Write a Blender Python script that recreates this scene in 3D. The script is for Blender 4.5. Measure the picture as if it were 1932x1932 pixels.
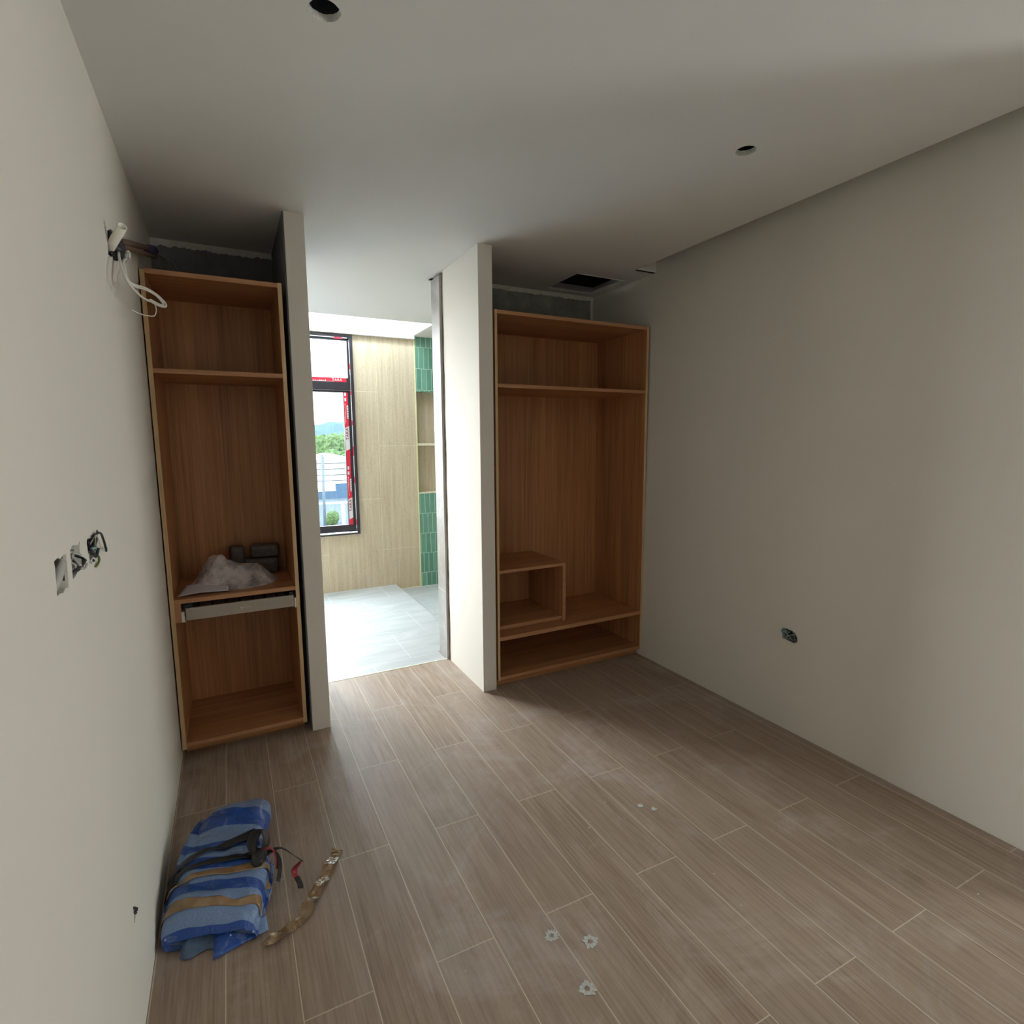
import bpy, bmesh, math, random
from mathutils import Vector, Matrix, noise, geometry
random.seed(7)
SC = bpy.context.scene
COL = SC.collection
for o in list(bpy.data.objects):
    bpy.data.objects.remove(o)

# ------------------------------------------------------------------ camera
cam = bpy.data.cameras.new('camera')
cam.sensor_width = 36.0
cam.lens = 1027.2 / 1932 * 36.0
cam.clip_start = 0.05
cam.clip_end = 2000
co = bpy.data.objects.new('camera', cam)
COL.objects.link(co)
RX, DX, FX = (0.88726, -0.46122, -0.006897), (-0.065854, -0.111859, -0.99154), (0.456546, 0.880207, -0.129621)
co.matrix_world = Matrix(((RX[0], -DX[0], -FX[0], 0), (RX[1], -DX[1], -FX[1], 0), (RX[2], -DX[2], -FX[2], 1.65), (0, 0, 0, 1)))
SC.camera = co

# ------------------------------------------------------------------ world, sun, exposure
W = bpy.data.worlds.new('world'); SC.world = W; W.use_nodes = True
nt = W.node_tree; nt.nodes.clear()
wo = nt.nodes.new('ShaderNodeOutputWorld'); bg = nt.nodes.new('ShaderNodeBackground')
tc = nt.nodes.new('ShaderNodeTexCoord'); sx = nt.nodes.new('ShaderNodeSeparateXYZ'); cr = nt.nodes.new('ShaderNodeValToRGB')
cr.color_ramp.elements[0].position = 0.0; cr.color_ramp.elements[0].color = (1.0, 0.99, 0.95, 1)
cr.color_ramp.elements[1].position = 0.7; cr.color_ramp.elements[1].color = (0.80, 0.92, 1.0, 1)
nt.links.new(tc.outputs['Generated'], sx.inputs[0]); nt.links.new(sx.outputs['Z'], cr.inputs[0])
nt.links.new(cr.outputs[0], bg.inputs[0]); nt.links.new(bg.outputs[0], wo.inputs[0])
bg.inputs[1].default_value = 34.0
sun = bpy.data.lights.new('sun', 'SUN'); sun.energy = 8.0; sun.angle = 0.02; sun.color = (1, 0.96, 0.9)
so = bpy.data.objects.new('sun', sun); COL.objects.link(so)
so.rotation_euler = (0, math.radians(-56), 0)
def portal(name, loc, rot, sx_, sy_):
    l = bpy.data.lights.new(name, 'AREA'); l.shape = 'RECTANGLE'; l.size = sx_; l.size_y = sy_
    l.cycles.is_portal = True
    o = bpy.data.objects.new(name, l); COL.objects.link(o); o.location = loc; o.rotation_euler = rot
portal('portal_bathroom', (0.16, 6.24, 1.70), (math.radians(-90), 0, 0), 2.2, 2.15)
portal('portal_skylight', (0.5, 5.53, 3.56), (0, 0, 0), 2.8, 0.26)
portal('portal_bedroom', (6.22, -2.0, 1.30), (0, math.radians(90), 0), 2.4, 0.9)
SC.view_settings.view_transform = 'Standard'
SC.view_settings.look = 'None'
SC.view_settings.gamma = 1.0
SC.view_settings.exposure = 0.08
SC.view_settings.use_curve_mapping = False

# ------------------------------------------------------------------ material helpers
class NT:
    def __init__(s, name):
        s.m = bpy.data.materials.new(name); s.m.use_nodes = True
        s.t = s.m.node_tree; s.t.nodes.clear()
        s.out = s.n('ShaderNodeOutputMaterial'); s.b = s.n('ShaderNodeBsdfPrincipled')
        s.t.links.new(s.b.outputs[0], s.out.inputs[0])
    def n(s, k, **a):
        x = s.t.nodes.new(k)
        for q, v in a.items(): setattr(x, q, v)
        return x
    def l(s, a, b): s.t.links.new(a, b)
    def val(s, x, v):
        if isinstance(v, bpy.types.NodeSocket): s.l(v, x)
        else: x.default_value = v
    def math(s, op, a, b=0.0, c=0.0):
        x = s.n('ShaderNodeMath', operation=op); s.val(x.inputs[0], a); s.val(x.inputs[1], b); s.val(x.inputs[2], c)
        return x.outputs[0]
    def coord(s):
        tc = s.n('ShaderNodeTexCoord'); return tc.outputs['Object']
    def geo(s):
        return s.n('ShaderNodeNewGeometry').outputs['Position']
    def sep(s, v):
        x = s.n('ShaderNodeSeparateXYZ'); s.l(v, x.inputs[0]); return x.outputs
    def comb(s, x, y, z):
        c = s.n('ShaderNodeCombineXYZ')
        for i, v in enumerate((x, y, z)): s.val(c.inputs[i], v)
        return c.outputs[0]
    def noise(s, vec, scale, detail=4, rough=0.5, dist=0.0):
        x = s.n('ShaderNodeTexNoise'); s.l(vec, x.inputs['Vector'])
        x.inputs['Scale'].default_value = scale; x.inputs['Detail'].default_value = detail
        x.inputs['Roughness'].default_value = rough; x.inputs['Distortion'].default_value = dist
        return x.outputs['Fac']
    def ramp(s, f, stops, interp='LINEAR'):
        x = s.n('ShaderNodeValToRGB'); s.l(f, x.inputs[0]); r = x.color_ramp; r.interpolation = interp
        while len(r.elements) < len(stops): r.elements.new(0.5)
        for e, (p, c) in zip(r.elements, stops): e.position = p; e.color = (*c, 1) if len(c) == 3 else c
        return x.outputs[0]
    def mix(s, f, a, b, bt='MIX'):
        x = s.n('ShaderNodeMix', data_type='RGBA', blend_type=bt)
        s.val(x.inputs[0], f); s.val(x.inputs[6], a if isinstance(a, bpy.types.NodeSocket) else (*a, 1)); s.val(x.inputs[7], b if isinstance(b, bpy.types.NodeSocket) else (*b, 1))
        return x.outputs[2]
    def brick(s, vec, w, h, mortar, off=0.5):
        x = s.n('ShaderNodeTexBrick'); s.l(vec, x.inputs['Vector'])
        x.offset = off; x.offset_frequency = 2; x.squash = 1.0
        x.inputs['Color1'].default_value = (0, 0, 0, 1); x.inputs['Color2'].default_value = (1, 1, 1, 1); x.inputs['Mortar'].default_value = (0.5, 0.5, 0.5, 1)
        x.inputs['Scale'].default_value = 1.0; x.inputs['Mortar Size'].default_value = mortar
        x.inputs['Mortar Smooth'].default_value = 0.1; x.inputs['Bias'].default_value = 0
        x.inputs['Brick Width'].default_value = w; x.inputs['Row Height'].default_value = h
        return x.outputs['Color'], x.outputs['Fac']
    def bump(s, h, strength, dist=0.002):
        x = s.n('ShaderNodeBump'); s.l(h, x.inputs['Height']); x.inputs['Strength'].default_value = strength; x.inputs['Distance'].default_value = dist
        s.l(x.outputs[0], s.b.inputs['Normal'])
    def col(s, c): s.val(s.b.inputs['Base Color'], c if isinstance(c, bpy.types.NodeSocket) else (*c, 1))
    def rough(s, r): s.val(s.b.inputs['Roughness'], r)
    def spec(s, r): s.b.inputs['Specular IOR Level'].default_value = r

def simple(name, c, rough=0.5, metal=0.0, spec=0.5, var=0.0, scale=30):
    n = NT(name)
    if var > 0:
        f = n.noise(n.coord(), scale, 3)
        n.col(n.ramp(f, [(0.3, tuple(v * (1 - var) for v in c)), (0.7, tuple(min(1, v * (1 + var)) for v in c))]))
    else: n.col(c)
    n.rough(rough); n.b.inputs['Metallic'].default_value = metal; n.spec(spec)
    return n.m

M = {}
def paint(name, c, bs=0.15):
    n = NT(name); g = n.geo()
    f = n.noise(g, 1.1, 3); n.col(n.ramp(f, [(0.3, tuple(v * 0.97 for v in c)), (0.7, c)]))
    n.rough(0.62); n.spec(0.3); n.bump(n.noise(g, 260, 3), bs, 0.001)
    return n.m
M['wall'] = paint('wall_paint', (0.73, 0.70, 0.64))
M['ceil'] = paint('ceiling_paint', (0.76, 0.75, 0.735), 0.05)
M['raw'] = simple('plaster_raw', (0.68, 0.68, 0.64), 0.8, var=0.1, scale=20)
# planks
n = NT('plank_tile'); g = n.sep(n.geo())
py_ = n.math('ADD', n.math('ADD', g[1], n.math('MULTIPLY', g[0], 0.022)), -1.49 + 11.66)
px_ = n.math('ADD', g[0], 0.112 + 19.95)
bc, bf = n.brick(n.comb(py_, px_, 0.0), 1.166, 0.1995, 0.0016)
rnd = n.sep(bc)[0]
gv = n.comb(n.math('MULTIPLY', g[0], 24), n.math('MULTIPLY', g[1], 1.6), n.math('MULTIPLY', rnd, 37))
gr = n.noise(gv, 1.0, 8, 0.62, 0.6)
gv2 = n.comb(n.math('MULTIPLY', g[0], 110), n.math('MULTIPLY', g[1], 3.5), n.math('MULTIPLY', rnd, 19))
gr2 = n.noise(gv2, 1.0, 4, 0.6, 0.3)
c1 = n.ramp(gr, [(0.28, (0.215, 0.145, 0.100)), (0.5, (0.315, 0.225, 0.165)), (0.72, (0.395, 0.300, 0.230))])
c1 = n.mix(0.42, c1, n.ramp(gr2, [(0.34, (0.16, 0.105, 0.072)), (0.60, (0.43, 0.33, 0.255))]))
c1 = n.mix(n.math('MULTIPLY', rnd, 0.35), c1, (0.36, 0.28, 0.225))
kn = n.n('ShaderNodeTexVoronoi'); n.l(n.comb(n.math('MULTIPLY', g[0], 2.6), n.math('MULTIPLY', g[1], 1.1), 0.0), kn.inputs['Vector']); kn.inputs['Scale'].default_value = 1.0
c1 = n.mix(n.math('MULTIPLY', n.ramp(kn.outputs['Distance'], [(0.0, (1, 1, 1)), (0.06, (0, 0, 0))]), 0.55), c1, (0.12, 0.085, 0.06))
dv = n.geo(); dust = n.noise(dv, 2.2, 9, 0.72, 1.0)
c2 = n.mix(n.math('MULTIPLY', n.ramp(dust, [(0.5, (0, 0, 0)), (0.75, (1, 1, 1))]), 0.34), c1, (0.62, 0.60, 0.57))
spk = n.n('ShaderNodeTexVoronoi'); n.l(dv, spk.inputs['Vector']); spk.inputs['Scale'].default_value = 9.0; spk.inputs['Randomness'].default_value = 1.0
c2 = n.mix(n.math('MULTIPLY', n.ramp(spk.outputs['Distance'], [(0.0, (1, 1, 1)), (0.028, (1, 1, 1)), (0.034, (0, 0, 0))]), n.ramp(n.noise(dv, 3.1, 2), [(0.52, (0, 0, 0)), (0.56, (0.7, 0.7, 0.7))])), c2, (0.75, 0.75, 0.72))
n.col(n.mix(bf, c2, (0.60, 0.52, 0.41)))
n.rough(n.ramp(dust, [(0.3, (0.42,) * 3), (0.7, (0.6,) * 3)])); n.spec(0.5)
n.bump(n.math('SUBTRACT', n.math('MULTIPLY', gr2, 0.35), bf), 0.25, 0.0012)
M['plank'] = n.m
# bathroom floor
n = NT('bath_floor_tile'); g = n.sep(n.geo())
bc, bf = n.brick(n.comb(n.math('ADD', g[0], -0.856 + 5.9), n.math('ADD', g[1], -5.26 + 5.9), 0.0), 0.59, 0.57, 0.0015)
sv = n.comb(n.math('MULTIPLY', g[0], 1.2), n.math('MULTIPLY', g[1], 4.5), 0.0)
f = n.noise(sv, 1.6, 7, 0.62, 0.8)
c = n.ramp(f, [(0.3, (0.37, 0.395, 0.40)), (0.55, (0.46, 0.48, 0.485)), (0.75, (0.54, 0.55, 0.54))])
n.col(n.mix(bf, c, (0.74, 0.74, 0.70))); n.rough(0.5)
M['bathfloor'] = n.m
# travertine wall tile
def travertine(name, joints=True):
    n = NT(name); g = n.sep(n.geo())
    sv = n.comb(n.math('MULTIPLY', g[0], 26), n.math('MULTIPLY', g[1], 26), n.math('MULTIPLY', g[2], 1.3))
    f = n.noise(sv, 1.0, 7, 0.65, 0.5)
    pit = n.noise(n.comb(n.math('MULTIPLY', g[0], 130), n.math('MULTIPLY', g[1], 130), n.math('MULTIPLY', g[2], 40)), 1.0, 3, 0.6)
    c = n.ramp(f, [(0.25, (0.45, 0.36, 0.245)), (0.5, (0.56, 0.47, 0.335)), (0.75, (0.65, 0.57, 0.43))])
    c = n.mix(n.math('MULTIPLY', n.ramp(pit, [(0.30, (1, 1, 1)), (0.42, (0, 0, 0))]), 0.55), c, (0.30, 0.225, 0.15))
    if joints:
        bc, bf = n.brick(n.comb(n.math('ADD', g[2], -0.424 + 11.8), n.math('ADD', g[0], -0.908 + 6.0), 0.0), 1.18, 0.6, 0.002)
        c = n.mix(bf, c, (0.72, 0.66, 0.49))
    n.col(c); n.rough(0.55)
    return n.m
M['trav'] = travertine('travertine_tile'); M['trav0'] = travertine('travertine_plain', False)
# green tiles
n = NT('green_tile'); g = n.sep(n.geo())
bc, bf = n.brick(n.comb(n.math('ADD', g[0], -1.963 + 5.95), n.math('ADD', g[2], -0.0997 + 0.237 * 10), 0.0), 0.0595, 0.237, 0.0022)
r = n.sep(bc)[0]
f = n.noise(n.geo(), 14, 3)
c = n.ramp(n.math('ADD', n.math('MULTIPLY', r, 0.6), n.math('MULTIPLY', f, 0.5)), [(0.1, (0.085, 0.235, 0.175)), (0.9, (0.17, 0.36, 0.27))])
n.col(n.mix(bf, c, (0.47, 0.66, 0.54))); n.rough(n.math('ADD', n.math('MULTIPLY', bf, 0.5), 0.18))
n.bump(n.math('SUBTRACT', 1.0, bf), 0.4, 0.002)
M['green'] = n.m
# concrete-look jamb tile
n = NT('jamb_tile'); g = n.geo(); f = n.noise(g, 3.5, 7, 0.65, 0.7)
n.col(n.ramp(f, [(0.3, (0.20, 0.185, 0.165)), (0.52, (0.29, 0.28, 0.265)), (0.72, (0.42, 0.42, 0.42))])); n.rough(0.32)
M['jamb'] = n.m
# cement
def cement(name, a, b):
    n = NT(name); g = n.geo(); f = n.noise(g, 6, 8, 0.7, 0.6)
    n.col(n.ramp(f, [(0.35, a), (0.62, b), (0.78, tuple(v * 1.5 for v in b))])); n.rough(0.9); n.bump(f, 0.5, 0.004)
    return n.m
M['cement'] = cement('cement', (0.20, 0.21, 0.19), (0.34, 0.35, 0.32))
M['cementD'] = cement('cement_grimy', (0.10, 0.075, 0.05), (0.28, 0.25, 0.2))
M['render'] = cement('grey_render', (0.13, 0.13, 0.14), (0.19, 0.19, 0.20))
# veneer
def veneer(name, ax, tint=1.0, a=(0.29, 0.122, 0.050), b=(0.45, 0.205, 0.088), c_=(0.60, 0.30, 0.135)):
    n = NT(name); g = n.sep(n.geo())
    m = [70, 70, 70]; m[ax] = 1.4
    sv = n.comb(*[n.math('MULTIPLY', g[i], m[i]) for i in range(3)])
    m2 = [9, 9, 9]; m2[ax] = 0.35
    sv2 = n.comb(*[n.math('MULTIPLY', g[i], m2[i]) for i in range(3)])
    f = n.noise(sv, 1.0, 5, 0.6, 0.2); f2 = n.noise(sv2, 1.0, 4, 0.6)
    ff = n.math('ADD', n.math('MULTIPLY', f, 0.6), n.math('MULTIPLY', f2, 0.5))
    n.col(n.ramp(ff, [(0.36, tuple(tint * v for v in a)), (0.54, tuple(tint * v for v in b)), (0.74, tuple(tint * v for v in c_))]))
    n.rough(0.42); n.spec(0.4)
    return n.m
M['woodz'] = veneer('veneer_vertical', 2); M['woodx'] = veneer('veneer_across', 0); M['woody'] = veneer('veneer_deep', 1)
M['edge'] = veneer('edge_band', 0, 1.0, (0.36, 0.17, 0.08), (0.45, 0.225, 0.11), (0.52, 0.28, 0.145))
M['edgez'] = veneer('edge_band_vertical', 2, 1.0, (0.36, 0.17, 0.08), (0.45, 0.225, 0.11), (0.52, 0.28, 0.145))
M['pine'] = veneer('raw_ply_edge', 2, 1.0, (0.45, 0.28, 0.14), (0.62, 0.43, 0.24), (0.72, 0.53, 0.33))
M['black'] = simple('void_shade_black', (0.012, 0.012, 0.013), 0.9)
M['frame'] = simple('dark_aluminium', (0.045, 0.040, 0.050), 0.35, 0.3)
M['alu'] = simple('mill_aluminium', (0.55, 0.53, 0.56), 0.35, 0.8)
M['champ'] = simple('champagne_metal', (0.40, 0.355, 0.31), 0.42, 0.35)
M['white'] = simple('white_plastic', (0.72, 0.70, 0.62), 0.4)
M['cable'] = simple('white_cable', (0.66, 0.63, 0.58), 0.45)
M['dark'] = simple('dark_plastic', (0.02, 0.02, 0.028), 0.4)
M['rackfill'] = simple('brown_felt', (0.40, 0.27, 0.22), 0.8)
M['brownpipe'] = simple('brown_insulation', (0.14, 0.085, 0.06), 0.55)
M['bluetape'] = simple('blue_tape', (0.03, 0.025, 0.09), 0.5)
M['greyw'] = simple('grey_cable', (0.16, 0.17, 0.16), 0.6)
M['red'] = simple('red_tape', (0.66, 0.02, 0.05), 0.45)
M['tapew'] = simple('white_tape', (0.66, 0.67, 0.66), 0.45)
M['crimson'] = simple('crimson_print', (0.28, 0.01, 0.03), 0.5)
M['strip'] = simple('threshold_strip', (0.80, 0.78, 0.62), 0.4)
M['gyel'] = simple('tile_edge_trim', (0.72, 0.72, 0.42), 0.45)
M['ivory'] = simple('ivory_shelf', (0.78, 0.72, 0.56), 0.45)
# glass
n = NT('window_glass'); n.t.nodes.remove(n.b)
tr = n.n('ShaderNodeBsdfTransparent'); tr.inputs[0].default_value = (0.95, 0.97, 0.97, 1); gl = n.n('ShaderNodeBsdfGlossy'); gl.inputs['Roughness'].default_value = 0.02
mx = n.n('ShaderNodeMixShader'); mx.inputs[0].default_value = 0.05
n.l(tr.outputs[0], mx.inputs[1]); n.l(gl.outputs[0], mx.inputs[2]); n.l(mx.outputs[0], n.out.inputs[0]); M['glass'] = n.m
M['tint'] = M['glass'].copy(); M['tint'].name = 'dimming_glass'  # tint added to the bathroom panes to dim the bright view outside
for q in M['tint'].node_tree.nodes:
    if q.type == 'BSDF_TRANSPARENT': q.inputs[0].default_value = (0.46, 0.49, 0.50, 1)

# ------------------------------------------------------------------ mesh helpers
def link(name, me, mat, parent=None, label=None):
    o = bpy.data.objects.new(name, me); COL.objects.link(o)
    for m in (mat if isinstance(mat, (list, tuple)) else [mat]): me.materials.append(m)
    if parent: o.parent = parent
    if label: o['label'] = label
    return o
def fin(name, bm, mat, parent=None, label=None, smooth=False):
    bmesh.ops.recalc_face_normals(bm, faces=bm.faces)
    me = bpy.data.meshes.new(name); bm.to_mesh(me); bm.free()
    if smooth:
        for p in me.polygons: p.use_smooth = True
    return link(name, me, mat, parent, label)
def abox(bm, x0, x1, y0, y1, z0, z1, bev=0.0, mi=0):
    r = bmesh.ops.create_cube(bm, size=1.0)
    vs = r['verts']
    for v in vs:
        v.co = Vector(((x0 + x1) / 2 + v.co.x * (x1 - x0), (y0 + y1) / 2 + v.co.y * (y1 - y0), (z0 + z1) / 2 + v.co.z * (z1 - z0)))
    fs = set(f for v in vs for f in v.link_faces)
    for f in fs: f.material_index = mi
    if bev > 0:
        es = list(set(e for v in vs for e in v.link_edges))
        bmesh.ops.bevel(bm, geom=es, offset=bev, segments=2, profile=0.7, affect='EDGES')
def box(name, b, mat, parent=None, bev=0.0, label=None):
    bm = bmesh.new(); abox(bm, *b, bev=bev)
    return fin(name, bm, mat, parent, label)
def struct(o): o['kind'] = 'structure'; return o
def root(name, label, cat, loc, group=None):
    o = bpy.data.objects.new(name, None); COL.objects.link(o); o.location = loc; o.empty_display_size = 0.05
    o['label'] = label; o['category'] = cat
    if group: o['group'] = group
    return o
def tag(o, label, cat, group=None):
    o['label'] = label; o['category'] = cat
    if group: o['group'] = group
    return o
def adopt(r):
    """keep world placement of children built in world coordinates"""
    bpy.context.view_layer.update()
    for c in r.children: c.matrix_parent_inverse = r.matrix_world.inverted()
def plate(bm, outer, holes, o, u, v, nrm, th, mi=0):
    """slab with polygonal holes. outer/holes in (u,v); o origin; nrm thickness direction"""
    o, u, v, nrm = map(Vector, (o, u, v, nrm))
    pts = list(outer); edges = [(i, (i + 1) % len(outer)) for i in range(len(outer))]
    for h in holes:
        b = len(pts); pts += h; edges += [(b + i, b + (i + 1) % len(h)) for i in range(len(h))]
    vs, es, fs, _, _, _ = geometry.delaunay_2d_cdt([Vector(p) for p in pts], edges, [], 1, 1e-6)
    def inside(p, poly):
        c = False
        for i in range(len(poly)):
            a, b = poly[i], poly[i - 1]
            if (a[1] > p[1]) != (b[1] > p[1]) and p[0] < (b[0] - a[0]) * (p[1] - a[1]) / (b[1] - a[1]) + a[0]: c = not c
        return c
    P = lambda p, k: o + u * p[0] + v * p[1] + nrm * (th * k)
    A = [bm.verts.new(P(p, 0)) for p in vs]; B = [bm.verts.new(P(p, 1)) for p in vs]
    for f in fs:
        c = (sum(vs[i][0] for i in f) / len(f), sum(vs[i][1] for i in f) / len(f))
        if not inside(c, outer) or any(inside(c, h) for h in holes): continue
        bm.faces.new([A[i] for i in f]).material_index = mi
        bm.faces.new([B[i] for i in reversed(f)]).material_index = mi
    bm.edges.ensure_lookup_table()
    for e in [e for e in bm.edges if len(e.link_faces) == 1 and e.verts[0] in set(A)]:
        i = A.index(e.verts[0]); j = A.index(e.verts[1])
        try: bm.faces.new([A[i], A[j], B[j], B[i]]).material_index = mi
        except ValueError: pass
def rect(a, b, c, d): return [(a, c), (b, c), (b, d), (a, d)]
def jag(poly, amp, per=4, seed=1):
    r = random.Random(seed); out = []
    for i in range(len(poly)):
        a, b = poly[i], poly[(i + 1) % len(poly)]
        for k in range(per):
            t = k / per; out.append((a[0] + (b[0] - a[0]) * t + r.uniform(-amp, amp), a[1] + (b[1] - a[1]) * t + r.uniform(-amp, amp)))
    return out
def circ(cx, cy, r, n=36, amp=0.0, seed=1):
    q = random.Random(seed)
    return [(cx + (r + q.uniform(-amp, amp)) * math.cos(2 * math.pi * i / n), cy + (r + q.uniform(-amp, amp)) * math.sin(2 * math.pi * i / n)) for i in range(n)]
def smoothpath(P, k=6):
    P = [Vector(p) for p in P]; out = []
    for i in range(len(P) - 1):
        p0 = P[max(i - 1, 0)]; p1 = P[i]; p2 = P[i + 1]; p3 = P[min(i + 2, len(P) - 1)]
        for j in range(k):
            t = j / k
            out.append(0.5 * ((2 * p1) + (p2 - p0) * t + (2 * p0 - 5 * p1 + 4 * p2 - p3) * t * t + (3 * p1 - p0 - 3 * p2 + p3) * t ** 3))
    out.append(P[-1]); return out
def tube(bm, P, r, seg=8, k=6, mi=0, cap=True):
    path = smoothpath(P, k) if k > 1 else [Vector(p) for p in P]
    rings = []; up = Vector((0, 0, 1))
    for i, p in enumerate(path):
        t = (path[min(i + 1, len(path) - 1)] - path[max(i - 1, 0)]).normalized()
        a = t.cross(up if abs(t.dot(up)) < 0.95 else Vector((1, 0, 0))).normalized(); b = t.cross(a)
        rr = r(i / (len(path) - 1)) if callable(r) else r
        rings.append([bm.verts.new(p + (a * math.cos(2 * math.pi * s / seg) + b * math.sin(2 * math.pi * s / seg)) * rr) for s in range(seg)])
    for i in range(len(rings) - 1):
        for s in range(seg):
            f = bm.faces.new([rings[i][s], rings[i][(s + 1) % seg], rings[i + 1][(s + 1) % seg], rings[i + 1][s]]); f.material_index = mi
    if cap:
        bm.faces.new(rings[0]).material_index = mi; bm.faces.new(rings[-1][::-1]).material_index = mi
def tubeobj(name, P, r, mat, parent=None, label=None, seg=8, k=6):
    bm = bmesh.new(); tube(bm, P, r, seg, k); return fin(name, bm, mat, parent, label, True)

# ================================================================== STRUCTURE
C = 2.82; XL = -0.316; YN = 3.88
b1 = jag([(1.338, 1.352), (1.425, 1.352), (1.432, 1.418), (1.345, 1.425)], 0.004, 4, 3)
b2 = jag([(1.468, 1.362), (1.552, 1.368), (1.556, 1.425), (1.466, 1.425)], 0.005, 4, 4)
b3 = jag([(1.628, 1.358), (1.735, 1.372), (1.745, 1.415), (1.63, 1.425)], 0.006, 4, 5)
b4 = jag([(1.690, 0.322), (1.715, 0.325), (1.722, 0.352), (1.70, 0.372)], 0.003, 3, 6)
b5 = jag([(2.365, 2.282), (2.60, 2.345), (2.80, 2.415), (2.63, 2.45), (2.40, 2.375)], 0.006, 3, 8)
bm = bmesh.new()
plate(bm, rect(-3.1, 3.98, 0, 3.1), [b1, b2, b3, b4, b5], (XL, 0, 0), (0, 1, 0), (0, 0, 1), (-1, 0, 0), 0.12)
struct(fin('wall_left', bm, M['wall']))
# right wall leans out by a hair towards the top, as in the photograph
bm = bmesh.new()
b6 = jag([(1.852, 0.527), (1.865, 0.578), (1.925, 0.588), (1.948, 0.578), (1.945, 0.522), (1.90, 0.522)], 0.003, 3, 9)
plate(bm, rect(0.5, 3.98, 0, 3.15), [b6], (2.735, 0, 0), (0, 1, 0), (0.0125, 0, 1), (1, 0, 0), 0.16)
struct(fin('wall_right', bm, M['wall']))
bm = bmesh.new(); plate(bm, rect(-0.45, 6.3, 0, 3.1), [], (0, -3.0, 0), (1, 0, 0), (0, 0, 1), (0, -1, 0), 0.12)
struct(fin('wall_back', bm, M['wall']))
struct(box('wall_return', (2.90, 6.3, 0.5, 0.64, 0, 3.1), M['wall']))
bm = bmesh.new(); plate(bm, rect(-3.1, 0.64, 0, 3.1), [rect(-2.45, -1.55, 0.10, 2.5)], (6.15, 0, 0), (0, 1, 0), (0, 0, 1), (1, 0, 0), 0.15)
struct(fin('wall_window', bm, M['wall']))
# ceiling of the bedroom, with downlight cutouts, access hatch and the cove slit along the right wall
HX0, HX1, HY0, HY1 = 2.275, 2.70, 3.36, 3.77
DL = [(0.315, 1.70, 0.042), (1.963, 1.685, 0.040)]
dh = [circ(x, y, r, 40, 0.0016, i) for i, (x, y, r) in enumerate(DL)]
bm = bmesh.new()
plate(bm, [(-0.43, -3.05), (6.2, -3.05), (6.2, 0.5), (2.60, 0.5), (2.60, 3.105), (2.80, 3.105), (2.80, 3.98), (1.385, 3.98), (1.385, 3.92), (-0.43, 3.92)], [rect(HX0, HX1, HY0, HY1)] + dh, (0, 0, C), (1, 0, 0), (0, 1, 0), (0, 0, 1), 0.02)
struct(fin('ceiling', bm, M['ceil']))
bm = bmesh.new(); abox(bm, 2.595, 2.95, 0.5, 3.2, C + 0.22, C + 0.24)
abox(bm, 2.598, 2.80, 3.106, 3.13, C, C + 0.22); abox(bm, 2.585, 2.60, 0.5, 3.106, C + 0.02, C + 0.22); abox(bm, 2.6, 2.80, 0.48, 0.5, C, C + 0.22)
struct(fin('ceiling', bm, M['ceil']))
# roof slab over the ceiling void keeps daylight out
struct(box('ceiling', (-0.6, 6.4, -3.2, 3.95, 3.10, 3.2), M['black']))
# niche backs and partitions
struct(box('wall_back_left', (-0.43, 0.34, 3.88, 3.94, 0, 3.1), M['render']))
struct(box('wall_back_right', (1.49, 2.95, 3.86, 3.94, 0, 3.1), M['cement']))
def jagband(name, x0, x1, z0, z1, y, seed, mat, n=46, amp=0.009):
    r = random.Random(seed); bm = bmesh.new(); w = 0
    lo = []
    for i in range(n + 1):
        w = w * 0.6 + r.uniform(-amp, amp); lo.append((x0 + (x1 - x0) * i / n, z0 + w))
    outer = lo + [(x1, z1), (x0, z1)]
    plate(bm, outer, [], (0, y, 0), (1, 0, 0), (0, 0, 1), (0, 1, 0), 0.004)
    return struct(fin(name, bm, mat))
jagband('trim_1', XL, 0.332, C - 0.036, C, 3.876, 4, M['raw'], 90, 0.005)
jagband('trim_2', 1.497, 2.775, C - 0.032, C, 3.856, 5, M['raw'], 120, 0.004)
bm = bmesh.new(); r_ = random.Random(2); prof = [(3 + 0, 0)]
outer = [(0, 2.3)] + [(-0.022 + r_.uniform(-0.004, 0.004), 2.3 + i * 0.04) for i in range(13)] + [(0, 2.8)]
plate(bm, outer, [], (2.768, 3.855, 0), (1, 0, 0), (0, 0, 1), (0, 1, 0), 0.004)
struct(fin('trim_3', bm, M['raw']))
struct(box('wall_partition_left', (0.332, 0.430, 3.148, 3.92, 0, C), M['wall'], bev=0.002))
struct(box('wall_niche_left', (0.326, 0.332, 3.156, 3.88, 0, C), M['render']))
struct(box('wall_partition_right', (1.402, 1.497, 3.127, 3.738, 0, C), M['wall'], bev=0.002))
# ragged grimy gap and tiled door lining
bm = bmesh.new(); abox(bm, 1.408, 1.497, 3.736, 3.90, 0, C)
struct(fin('wall_partition_core', bm, M['cementD']))
bm = bmesh.new(); r_ = random.Random(12)
o_ = [(3.727 + r_.uniform(-0.003, 0.003) + 0.004 * math.sin(i * .7), i * 2.81 / 60) for i in range(61)]
plate(bm, o_ + [(3.757, 2.81), (3.757, 0.0)], [], (1.4035, 0, 0), (0, 1, 0), (0, 0, 1), (-1, 0, 0), 0.0025)
struct(fin('trim_4', bm, M['cementD']))
bm = bmesh.new()
for z0, z1 in ((0.0, 0.525), (0.529, 1.603), (1.607, 2.80)): abox(bm, 1.386, 1.408, 3.757, 3.925, z0, z1, 0.0015)
struct(fin('trim_5', bm, M['jamb']))
bm = bmesh.new(); abox(bm, 1.387, 1.406, 3.7585, 3.923, 0.0, 2.80); abox(bm, 1.3835, 1.41, 3.754, 3.7572, 0.0, 2.80)
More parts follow.
